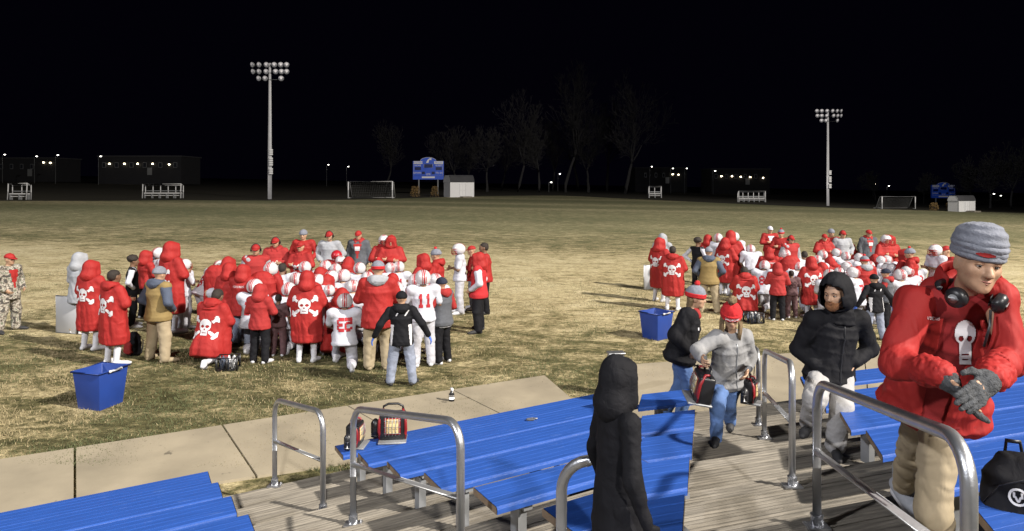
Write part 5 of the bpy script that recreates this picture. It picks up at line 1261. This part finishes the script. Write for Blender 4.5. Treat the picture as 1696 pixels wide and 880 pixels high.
def crate(px, py, label, sc=1.0, rz=0):
    o = empty('crate', G(px, py), rz, label, 'crate', 'black bottle crates'); o.scale = (sc,)*3; L_, W_, H_ = .36, .30, .27
    fr = MB(); 
    for z in (.02, H_-.02):
        for a, b in (((-1, -1), (1, -1)), ((1, -1), (1, 1)), ((1, 1), (-1, 1)), ((-1, 1), (-1, -1))): fr.cap((a[0]*L_/2, a[1]*W_/2, z), (b[0]*L_/2, b[1]*W_/2, z), .017)
    for x in (-1, 0, 1):
        for y in (-1, 1): fr.box((x*L_/2, y*W_/2, H_/2), (.035, .035, H_-.03))
    fr.build('frame', M['blackp'], o, True); obj('floor', rbox((0, 0, .015), (L_, W_, .015), .003, 1), M['blackp'], o)
    for s in (-1, 1):
        la = MB()
        for k in range(5):
            for d in (-1, 1):
                x = -L_/2+.05+k*.065; la.tube([(x, s*W_/2, .05 if d > 0 else .22), (x+.05, s*W_/2, .22 if d > 0 else .05)], .007, 6)
        la.build('lattice', M['dgrey'], o, True)
    for x in (-.1, .0, .1):
        for y in (-.07, .07):
            b = MB(); b.tube([(x, y, .03), (x, y, .2), (x, y, .225), (x, y, .25)], [.034, .034, .015, .012], 12); b.build('bottle', M['label'] if (x+y) > 0 else M['slate'], o, True)
    return o
crate(378, 612, 'black lattice crate with bottles beside the kneeling skull coat, left huddle', .9, R(12))
crate(1248, 535, 'black lattice crate beside the kneeling skull coat, right huddle', 1.0, R(12))

def panel(px, py, w, h, label, rz):
    o = empty('white_board', G(px, py), rz, label, 'board', 'boards held by the huddle'); obj('sheet', rbox((0, 0, h/2+.02), (w, .02, h), .004, 1), M['board'], o)
    f = MB()
    for a, b in (((-w/2, .02), (w/2, .02)), ((w/2, .02), (w/2, h+.02)), ((w/2, h+.02), (-w/2, h+.02)), ((-w/2, h+.02), (-w/2, .02))): f.cap((a[0], 0, a[1]), (b[0], 0, b[1]), .016, n=8)
    f.build('frame', M['steel'], o, True); return o
panel(110, 553, .50, .76, 'upright pale board held at the left edge of the huddle', R(-12))
panel(1074, 480, .32, .76, 'upright grey board at the left edge of the right huddle', R(20))

def pack(loc, rz, label, m, m2, h=.5, logo=False, sc=1.0):
    o = empty('backpack', loc, rz, label, 'backpack'); o.scale = (sc,)*3
    mb = MB(); mb.loft([(V((0, 0, 0)), X, Y_, .15, .10), (V((0, 0, .05)), X, Y_, .18, .125), (V((0, .0, .28)), X, Y_, .175, .12), (V((0, .01, .42)), X, Y_, .14, .09), (V((0, .015, h)), X, Y_, .07, .05)], 20, True, 2.8)
    bm_ = folds(blob(mb, .012, 4), .012, (8, 8, 6), 3); obj('bag', bm_, M[m], o)
    mb = MB(); mb.loft([(V((0, -.10, .06)), X, Y_, .12, .05), (V((0, -.115, .10)), X, Y_, .13, .055), (V((0, -.11, .25)), X, Y_, .125, .05), (V((0, -.095, .30)), X, Y_, .10, .04)], 18, True, 3)
    pk = folds(blob(mb, .011, 3), .007, (10, 10, 8), 6); pp = obj('front_pocket', pk, M[m2], o)
    mb = MB(); mb.tube([(-.04, .05, h-.02), (-.03, .06, h+.03), (.03, .06, h+.03), (.04, .05, h-.02)], .009, 8); obj('grab_handle', mb.mesh('grab_handle', True), M['blackp'], o)
    for s in (-1, 1):
        mb = MB(); mb.tube([(s*.09, .10, .40), (s*.11, .15, .30), (s*.11, .14, .15), (s*.12, .10, .05)], .013, 8); obj('strap', mb.mesh('strap', True), M['blackp'], o)
    mb = MB(); mb.tube([(-.16, -.06, .33), (-.1, -.10, .41), (0, -.105, .44), (.1, -.10, .41), (.16, -.06, .33)], .003, 6); obj('zip', mb.mesh('zip', True), M['blackp'], o)
    if logo:
        dm = decal('round_logo', lambda u, v: .72 < math.hypot(u, v) < .98 or (abs(abs(u)-.38+.30*(v+.3)*-1*0) < .12 and -.1 < v < .5) or (abs(abs(u)-(v+.55)*.45) < .13 and -.55 < v < .1), bm_ if False else bm_, V((-.02, -1, .375)), X*.042, Z_*.030, V((0, 1, 0)), 60, 60, .004)
        obj('round_logo', dm, M['label'], o)
    return o
pack(G(221, 588), R(-30), 'small black and red backpack on the grass by the tan vest man', 'black', 'redcloth', sc=.85)
b5 = SRt.B[5]; 
pk_ = pack(Z(1684, 985, EYE-1.82), R(-24), 'black backpack with round white emblem on the deck at lower right', 'black', 'black', .5, True, 1.22); pk_.scale = (.84, .95, 1.24)

o = empty('spray_bottle', G(748, 668), .4, 'small white and dark spray bottle standing on the concrete walk', 'bottle'); o.location.z += .035
mb = MB(); mb.tube([(0, 0, 0), (0, 0, .10), (0, 0, .13), (0, 0, .15)], [.042, .042, .022, .018], 16); mb.build('bottle', M['blackp'], o, True)
mb = MB(); mb.tube([(0, 0, .03), (0, 0, .09)], .0425, 16, False); mb.build('paper_label', M['label'], o, True)
mb = MB(); mb.box((0, -.01, .175), (.03, .07, .035)); mb.box((0, -.05, .165), (.014, .02, .02)); mb.tube([(0, -.03, .16), (0, -.045, .13)], .006, 6); mb.tube([(0, 0, .15), (0, 0, .165)], .016, 10); mb.build('trigger', M['wpaint'], o, True)
q = Z(880, 686, ZL+.21)
B = SLf.B[1]; tt = t_at(B+SLf.n*.1, SLf.u, 880); q = B+SLf.n*.1+SLf.u*tt
o = empty('carabiner', V((q.x, q.y, q.z+.014)), .3, 'small grey metal clip lying on a blue bench of the left stand', 'clip')
mb = MB(); mb.tube([(.05*math.cos(t)*(1.0), .022*math.sin(t), 0) for t in [2*math.pi*j/20 for j in range(18)]], .008, 8); mb.build('hook', M['dgrey'], o, True); MB().cap((.02, .02, 0), (.06, .0, 0), .009).build('gate', M['steel'], o, True)
o = empty('utility_box', G(1020, 655), R(8), 'grey post box standing in the grass left of the black hooded child', 'box')
MB().box((0, 0, .25), (.06, .06, .5)).build('post', M['steel'], o); obj('box', rbox((0, 0, .47), (.24, .14, .36), .015, 2), M['steel'], o); obj('lid', rbox((0, 0, .665), (.27, .17, .03), .008, 2), M['alu'], o)
# ------------------------------------------------------------------ the far side of the field
def text_mesh(s, size, ext=.01):
    c = bpy.data.curves.new('t', 'FONT'); c.body = s; c.size = size; c.extrude = ext; c.align_x = 'CENTER'; c.align_y = 'CENTER'; c.resolution_u = 2
    o = bpy.data.objects.new('t', c); TS.collection.objects.link(o); vl = TS.view_layers[0]; vl.update(); dg = vl.depsgraph; dg.update()
    me = bpy.data.meshes.new_from_object(o.evaluated_get(dg)); bpy.data.objects.remove(o); return me
RX = Matrix.Rotation(R(90), 4, 'X')
def text(s, size, loc, m, parent, name='lettering'):
    o = obj(name, text_mesh(s, size), m, parent); o.matrix_local = Matrix.Translation(loc) @ RX; return o
def light_pole(px, py, top, label):
    b = G(px, py); h = (py-top)/F*b.y; o = empty('floodlight_pole', b, 0, label, 'light pole', 'floodlight poles across the field')
    k = h/20.0
    MB().tube([(0, 0, 0), (0, 0, h*.35), (0, 0, h*.7), (0, 0, h)], [.30*k, .27*k, .23*k, .17*k], 14).build('pole', M['polepaint'], o, True)
    rows = [(h-.35*k, (-2.45, -1.45, -.35, .80, 1.75, 2.6)), (h-1.35*k, (-2.35, -1.45, -.40, 1.0, 1.85, 2.6)), (h-2.35*k, (-1.5, -.55, 1.8))]
    for z, xs in rows:
        MB().cap((-2.6*k if len(xs) > 3 else -1.6*k, -.25*k, z-.1*k), (2.7*k if len(xs) > 3 else 1.9*k, -.25*k, z-.1*k), .07*k).build('cross_arm', M['steel'], o, True)
        for x in xs:
            ang = x*.26; d = V((-math.sin(-ang)*1, -math.cos(ang), -.28)).normalized(); c = V((x*k, -.45*k, z+.05*k)); s = .39*k
            f = MB(); f.tube([c-d*.42*k, c-d*.25*k, c, c+d*.03*k], [.14*k, .30*k, s, s*1.04], 16); fo = f.build('floodlight', M['steel'], o, True)
            l = MB(); l.tube([c+d*.032*k, c+d*.05*k], [s*.95, s*.80], 16); l.build('lens', M['lens'], fo, True)
    z = h*.36
    for i in range(12):
        if i in (3, 8): continue
        MB().box((.10*k+.22*k, -.40*k, h*.19+i*h*.0155), (.50*k, .05*k, h*.0125)).build('letter_plate', M['wpaint'], o)
light_pole(447, 330, 105, 'tall grey floodlight pole, left of the two, with white plates low down')
light_pole(1371, 341, 182, 'floodlight pole farther right, smaller of the two')

def shelter(px0, px1, py, top, bays, label):
    a = G(px0, py); b = V((a.x+(px1-px0)/F*a.y, a.y, a.z)); w = (b-a).length; h = (py-top)/F*a.y; o = empty('team_shelter', (a+b)/2, math.atan2((b-a).y, (b-a).x), label, 'shelter', 'team benches with frames across the field')
    r = .055*h/2
    for i in range(bays+1):
        x = -w/2+w*i/bays; e = i in (0, bays); MB().tube([(x, .5, 0), (x, .5, h*.9)], r, 8).build('rear_post', M['wpaint'], o, True)
        if e:
            MB().tube([(x, -.35, 0), (x, -.20, h)], r*1.2, 8).build('front_post', M['wpaint'], o, True); MB().tube([(x, -.2, h), (x, .5, h*.9)], r, 8).build('roof_rail', M['wpaint'], o, True)
    MB().tube([(-w/2, -.2, h), (w/2, -.2, h)], r*1.3, 8).build('front_beam', M['wpaint'], o, True); MB().tube([(-w/2, .5, h*.9), (w/2, .5, h*.9)], r, 8).build('rear_beam', M['wpaint'], o, True)
    MB().box((0, .12, h*.36), (w*.97, .45, .12*h/2)).build('bench_seat', M['wpaint'], o); MB().box((0, .46, h*.52), (w*.97, .05, .10*h/2)).build('bench_back', M['steel'], o); MB().box((0, .1, h*.2), (w*.97, .06, .07*h/2)).build('foot_rail', M['wpaint'], o)
    for i in range(bays+1): MB().box((-w/2*.96+w*.96*i/bays, .12, h*.17), (.06*h/2, .4, h*.33)).build('bench_leg', M['steel'], o)
shelter(16, 47, 331, 304, 2, 'short framed team bench at far left')
shelter(238, 301, 328.5, 305, 5, 'long framed team bench left of the left floodlight pole')
shelter(1075, 1095, 328, 309, 2, 'short framed team bench just right of where the stands meet, across the field')
shelter(1223, 1267, 335, 317, 5, 'long framed team bench left of the right floodlight pole')

M['net'] = mat('goal net cord', (.16, .16, .16), .9, .1, 3)
def goal(px0, px1, py, top, label):
    a = G(px0, py); b = V((a.x+(px1-px0)/F*a.y, a.y, a.z)); w = (b-a).length; h = (py-top)/F*a.y; o = empty('soccer_goal', (a+b)/2, math.atan2((b-a).y, (b-a).x), label, 'goal', 'soccer goals across the field'); r = .085*h/2.5
    for s in (-1, 1):
        MB().tube([(s*w/2, 0, 0), (s*w/2, 0, h)], r, 10).build('goal_post', M['wpaint'], o, True)
        MB().tube([(s*w/2, 0, h), (s*w/2, h*.35, h*.97), (s*w/2-(.0), h*.95, .05)], r*.7, 8).build('side_stay', M['wpaint'], o, True); MB().tube([(s*w/2, 0, .06), (s*w/2, h*.95, .06)], r*.8, 8).build('ground_bar', M['wpaint'], o, True)
    MB().tube([(-w/2, 0, h), (w/2, 0, h)], r, 10).build('crossbar', M['wpaint'], o, True); MB().tube([(-w/2-.4, h*.95, .06), (w/2, h*.95, .06)], r*.8, 8).build('rear_bar', M['wpaint'], o, True)
    n = MB()
    for i in range(25):
        x = -w/2+w*i/24; n.tube([(x, 0, h), (x, h*.35, h*.95), (x, h*.95, .06)], .011, 4)
    for t in range(1, 9):
        f = t/9; y = h*.35+(h*.6)*f; z = h*.95*(1-f)+.06*f; n.tube([(-w/2, y, z), (w/2, y, z)], .011, 4)
    n.build('net', M['net'], o, kind='stuff')
goal(577, 650, 328.5, 301, 'white soccer goal left of the left scoreboard')
goal(1461, 1516, 346, 326, 'white soccer goal left of the right scoreboard')

def scoreboard(px0, px1, py, ytop, ybot, label):
    a, b = G(px0, py), G(px1, py); y = a.y; w = (px1-px0)/F*y; hz = lambda q: EYE+(HY-q)/F*y-a.z
    z0, z1 = hz(ybot), hz(ytop); hgt = z1-z0; o = empty('scoreboard', (a+b)/2, 0, label, 'scoreboard', 'blue scoreboards')
    n = 16; arc = [(w*.26*math.cos(t), z0+hgt*.84+hgt*.17*math.sin(t)) for t in [math.pi*j/n for j in range(n+1)]]
    prof = [(-w/2, z0), (w/2, z0), (w/2, z0+hgt*.84)]+arc+[(-w/2, z0+hgt*.84)]
    m_ = len(prof); mb = MB(); mb.add([(x, -.2, z) for x, z in prof]+[(x, .2, z) for x, z in prof], [tuple(range(m_)), tuple(reversed(range(m_, 2*m_)))]+[(i, i+m_, (i+1) % m_+m_, (i+1) % m_) for i in range(m_)]); mb.build('cabinet', M['sblue'], o)
    def bar(c, s, m, name): return obj(name, MB().box((c[0]*w, -.22, z0+c[1]*hgt), (s[0]*w, .05, s[1]*hgt)).mesh(), M[m], o)
    hd = bar((-.335, .775), (.29, .12), 'wpaint', 'name_panel'); text('EASTERN', hgt*.10, V((-.335*w, -.255, z0+.775*hgt)), M['sblue'], hd)
    hd = bar((.335, .775), (.29, .12), 'wpaint', 'name_panel'); text('EAGLES', hgt*.10, V((.335*w, -.255, z0+.775*hgt)), M['sblue'], hd)
    sp = bar((0, .10), (.42, .075), 'wpaint', 'sponsor_panel'); 
    for (x, z, s) in ((-.34, .64, 'HOME'), (.34, .64, 'GUEST'), (-.36, .30, 'DOWN'), (.36, .30, 'TO GO'), (0, .235, 'QTR')): text(s, hgt*.105, V((x*w, -.24, z0+z*hgt)), M['wpaint'], o)
    for (x, z, sw, sh) in ((0, .62, .27, .15), (-.34, .50, .2, .14), (.34, .50, .2, .14), (-.16, .30, .1, .12), (.16, .30, .1, .12)): bar((x, z), (sw, sh), 'sdark', 'digit_window')
    fr = MB()
    for (x0, z0_, x1, z1_) in ((-.47, .17, .47, .17), (-.47, .71, .47, .71), (-.47, .17, -.47, .71), (.47, .17, .47, .71), (-.14, .53, .14, .53), (-.14, .53, -.14, .71), (.14, .53, .14, .71)): fr.cap((x0*w, -.24, z0+z0_*hgt), (x1*w, -.24, z0+z1_*hgt), .03*w/8, n=6)
    fr.tube([(x, -.22, z) for x, z in arc], .04*w/8, 6); fr.build('border', M['wpaint'], o, True)
    e = MB(); cx, cz = 0, z0+hgt*.86                       # a bird's head and wing in pale paint
    for pts in ([(-.075, -.10), (.005, -.10), (.02, .0), (-.03, .03)], [(-.03, .03), (.02, .0), (.075, .10), (.05, .12)], [(.05, .04), (.10, .02), (.10, .13), (.07, .13)]):
        k = len(pts); e.add([(cx+x*w, -.23, cz+z*hgt) for x, z in pts]+[(cx+x*w, -.21, cz+z*hgt) for x, z in pts], [tuple(range(k))]+[(i, i+k, (i+1) % k+k, (i+1) % k) for i in range(k)])
    e.build('emblem', M['wpaint'], o)
    for x in (-.31, .31): MB().tube([(x*w, 0, -.3), (x*w, 0, z0+.1)], .16, 10).build('support_post', M['steel'], o, True)
scoreboard(683, 735, 322, 260, 297, 'blue scoreboard with white lettering, left of the two')
scoreboard(1542, 1581, 340, 302, 328, 'blue scoreboard farther right, beyond the grey beanie man')

def shed(pxl, px0, px1, py, eave, top, label):
    a = G(px0, py); y = a.y; sc = y/F; w = (px1-px0)*sc; dpt = w*.62; zc = lambda q: (py-q)*sc
    he, ht = zc(eave), zc(top); skew = (pxl-px0)*sc
    o = empty('garden_shed', a, 0, label, 'shed', 'white storage sheds across the field'); o.rotation_euler = (0, 0, R(30) if px0 < CX else R(14))
    MB().box((w/2, dpt/2, he/2), (w, dpt, he)).build('walls', M['wpaint'], o)
    n = 10; prof = [(dpt/2-dpt*.53*math.cos(t), he-.02+(ht-he)*min(1, math.sin(t)*1.25)) for t in [math.pi*j/n for j in range(n+1)]]
    k = len(prof); mb = MB(); mb.add([(-.12, q, z) for q, z in prof]+[(w+.12, q, z) for q, z in prof], [(i, i+1, i+1+k, i+k) for i in range(k-1)]+[(k-1, 0, k, 2*k-1)]); mb.build('roof', M['roofing'], o)
    mb = MB(); g = [(q*.97+dpt*.015, z-.05) for q, z in prof]; mb.add([(-.06, q, z) for q, z in g]+[(.05, q, z) for q, z in g], [tuple(reversed(range(k))), tuple(range(k, 2*k))]); mb.build('gable', M['wpaint'], o)
    for s in (.45, .58):
        dr = obj('door', MB().box((w*s, -.03, he*.46), (w*.115, .06, he*.88)).mesh(), M['wpaint'], o)
        for q in (.25, .66): MB().box((w*s, -.065, he*q), (w*.085, .02, he*.32)).build('door_panel', M['label'], dr)
    for s in (.38, .515, .65): MB().box((w*s, -.06, he*.46), (w*.015, .05, he*.92)).build('door_trim', M['wpaint'], o)
    for s in (0, 1): MB().box((w*s, -.03, he/2), (w*.03, .06, he)).build('corner_trim', M['wpaint'], o)
    MB().box((w*.6, -.9, .05), (w*.4, 1.4, .25)).build('ramp', M['wood'], o)
shed(728, 746, 789, 327, 302, 290, 'white storage shed with dark curved roof beside the left scoreboard')
shed(1575, 1588, 1621, 351, 333, 324, 'white storage shed with dark curved roof beside the right scoreboard')

def shrub(px, py, wpx, hpx, label, seed):
    b = G(px, py); sc = b.y/F; rng = random.Random(seed); w, h = wpx*sc/2, hpx*sc; o = empty('shrub', b, 0, label, 'shrub', 'dry shrubs under the scoreboards')
    mb = MB()
    for i in range(420):
        t = rng.uniform(0, 6.28); r = w*math.sqrt(rng.random()); z = h*rng.random()**.8; r *= 1-.35*(z/h)**2; c = V((r*math.cos(t), r*math.sin(t), z)); a = V((rng.gauss(0, 1), rng.gauss(0, 1), rng.gauss(0, 1))).normalized()*w*.13; d = V((rng.gauss(0, 1), rng.gauss(0, 1), rng.gauss(.6, 1))).normalized()*w*.16
        mb.add([c-a, c+a, c+d], [(0, 1, 2)])
    mb.build('foliage', M['bush'], o)
    st = MB()
    for i in range(6): t = i*1.05; st.tube([(0, 0, 0), (w*.3*math.cos(t), w*.3*math.sin(t), h*.5)], .05, 5)
    st.build('stems', M['bark'], o)
shrub(688, 326, 17, 17, 'brown shrub under the left post of the left scoreboard', 1)
shrub(720, 326, 14, 17, 'brown shrub between the left scoreboard and its shed', 2)
shrub(1547, 349, 14, 13, 'brown shrub under the left post of the right scoreboard', 3)
shrub(1571, 349, 10, 13, 'brown shrub between the right scoreboard and its shed', 4)

# bare trees at the edge of the floodlight
def tree(px, py, top, label, seed, spread=1.0, fork=.35, group='bare trees beyond the field'):
    b = G(px, py); h = (py-top)/F*b.y; rng = random.Random(seed); o = empty('bare_tree', b, 0, label, 'tree', group)
    tr, cr = MB(), MB()
    def grow(p, d, L, r, lev):
        n = 4; pts = [p]; rs = [r]
        for i in range(n):
            d = (d+V((rng.gauss(0, .11), rng.gauss(0, .11), .05 if lev else 0))).normalized(); pts.append(pts[-1]+d*L/n); rs.append(max(.045, r*(1-.45*(i+1)/n)))
        (tr if lev == 0 else cr).tube(pts, rs, 8 if lev == 0 else (5 if lev < 3 else 3))
        if lev >= 6: return
        k = rng.choice((2, 2, 3)) if lev else 4
        for i in range(k):
            t = rng.uniform(.0, 6.28); sp = rng.uniform(.35, .75)*spread; s, u, _ = frame_of(d); nd = (d+(s*math.cos(t)+u*math.sin(t))*sp).normalized(); nd = (nd+V((0, 0, .18))).normalized()
            grow(pts[-1], nd, L*rng.uniform(.62, .85), rs[-1]*rng.uniform(.6, .85), lev+1)
        if lev in (1, 2, 3, 4):
            for q in (1, 2, 3):
                t = rng.uniform(0, 6.28); s, u, _ = frame_of(d); grow(pts[q], (d*.6+(s*math.cos(t)+u*math.sin(t))).normalized(), L*.5, rs[q]*.4, lev+2)
    grow(V((0, 0, -.2)), V((rng.gauss(0, .04), 0, 1)).normalized(), h*fork, h*.020, 0)
    tr.build('trunk', M['bark'], o, True); cr.build('crown', M['bark'], o, True)
TR = [(807, 318, 205, 'bare tree directly right of the left shed', 1.0, .3), (858, 318, 185, 'bare tree with a slim trunk, second right of the left shed', .8, .35), (892, 319, 195, 'double stemmed bare tree in the middle of the tree line', .9, .28), (936, 319, 165, 'tall bare tree with a straight pale trunk left of the forked tree', .8, .4), (1036, 322, 148, 'large forked bare tree at the right end of the tree line', 1.0, .3), (975, 319, 190, 'thin bare tree between the straight and the forked one', .9, .3),
      (760, 316, 215, 'bare tree behind the left shed roof', .9, .3), (640, 312, 208, 'dim bare tree behind the left soccer goal', .9, .3), (1640, 345, 255, 'bare tree right of the right shed', 1.0, .28), (1675, 346, 240, 'bare tree at the far right edge', .9, .3), (1530, 338, 285, 'dim bare tree behind the right scoreboard', .9, .3), (1450, 332, 285, 'dim bare tree behind the right soccer goal', .9, .3)]
TR += [(780, 315, 230, 'dim bare tree in the gap right of the left shed', .9, .3), (830, 315, 215, 'slender dim bare tree behind the second tree right of the shed', .9, .3), (915, 316, 205, 'dim bare tree behind the double stemmed one', .9, .3), (958, 316, 180, 'dim bare tree just right of the straight pale trunk', .9, .3), (1005, 317, 170, 'dim bare tree left of the large forked tree', .9, .3), (1612, 342, 270, 'dim bare tree over the right shed roof', .9, .3)]
for i, (px, py, tp, lb, sp, fk) in enumerate(TR): tree(px, py, tp, lb, 11+i*7, sp, fk)

# school buildings and car park lamps in the distance
def building(px0, px1, y, base_py, top_py, label, lamps, wins):
    a = P(px0, base_py, y); b = P(px1, base_py, y); w = (b-a).length; h = (base_py-top_py)/F*y; o = empty('school_building', V(((a.x+b.x)/2, y, a.z)), 0, label, 'building', 'school buildings behind the field')
    g = gz((a.x+b.x)/2)-a.z
    MB().box((0, 8, (h+g)/2), (w, 16, h-g)).build('walls', M['brick'], o); MB().box((0, 8, h+.25), (w+.8, 16.8, .5)).build('roof', M['roofing'], o)
    for f in wins:
        wn = obj('window', MB().box((w*(f-.5), -.04, h*.55), (w*.045, .12, h*.28)).mesh(), M['steel'], o); MB().box((w*(f-.5), -.11, h*.55), (w*.038, .04, h*.24)).build('pane', M['glass'], wn)
    MB().box((w*.12, -.06, h*.2), (1.8, .15, h*.4)).build('door', M['steel'], o)
    for f, z in lamps:
        l = obj('wall_lamp', MB().box((w*(f-.5), -.30, h*z+.28), (.9, .5, .16)).mesh(), M['steel'], o); MB().ell((w*(f-.5), -.35, h*z), [.40, .22, .26], None, 10, 6).build('bulb', M['lampw'], l, True)
building(163, 300, 260, 290, 260, 'long dark school building with four lit wall lamps, left background', [(.14, .62), (.32, .62), (.48, .62), (.66, .62), (.86, .58)], (.07, .22, .40, .56, .75, .93))
building(-20, 92, 275, 292, 263, 'dark school building with two lit lamps at far left', [(.83, .78), (.93, .76)], (.2, .35, .5, .65))
building(1178, 1275, 300, 306, 281, 'long dark school building with lit wall lamps, right background', [(.17, .55), (.35, .55), (.50, .52), (.66, .50), (.88, .45)], (.08, .26, .42, .58, .76))
building(1052, 1138, 310, 304, 279, 'dark school building with two lit lamps just right of the stands junction', [(.72, .60), (.83, .58)], (.2, .4, .55))
def street_lamp(px, py, y, label, d=1):
    p = P(px, py, y); g = gz(p.x); o = empty('street_lamp', V((p.x, p.y, g)), 0, label, 'street lamp', 'lit lamps far behind the field'); h = p.z-g
    MB().tube([(0, 0, 0), (0, 0, h)], [.10, .06], 8).build('post', M['steel'], o, True); MB().cap((0, 0, h), (.9*d, 0, h+.15), .05).build('arm', M['steel'], o, True)
    hd = obj('lamp_head', MB().box((.9*d, 0, h+.10), (.9, .45, .14)).mesh(), M['steel'], o); MB().ell((.9*d, -.1, h-.05), [.36, .2, .16], None, 10, 6).build('bulb', M['lamp'], hd, True)
for px, py, y, lb in ((4, 256, 235, 'lit street lamp at far left edge'), (57, 259, 240, 'lit street lamp above the far left building, near its middle'), (92, 257, 240, 'lit street lamp at the right end of the far left building'), (163, 259, 235, 'lit street lamp at left end of the four lamp building'), (111, 280, 300, 'small low lit lamp between the two left buildings'),
                      (541, 273, 330, 'tiny lit lamp between the left pole and goal'), (574, 276, 330, 'tiny lit lamp above the left soccer goal post'), (909, 302, 260, 'bright lamp low among the bare trees'), (924, 288, 300, 'faint lamp among the bare tree trunks'), (1076, 276, 280, 'lit street lamp just right of the stands junction'), (1111, 279, 280, 'lit street lamp above the small right building'),
                      (1134, 279, 285, 'lit street lamp at right of the small right building'), (1181, 283, 285, 'lit street lamp at left end of the right lamp building'), (1446, 305, 330, 'tiny lit lamp between the right pole and goal'), (1469, 308, 330, 'tiny lit lamp above the right soccer goal'), (1642, 321, 260, 'orange lamp low among the trees at far right'), (1654, 324, 290, 'faint lamp beside the orange one at far right')):
    street_lamp(px, py, y, lb)
blades('grass_blades', 130000, 7.5, 24, .034, [M['blade'], M['gblade']], 4)
bpy.data.scenes.remove(TS)
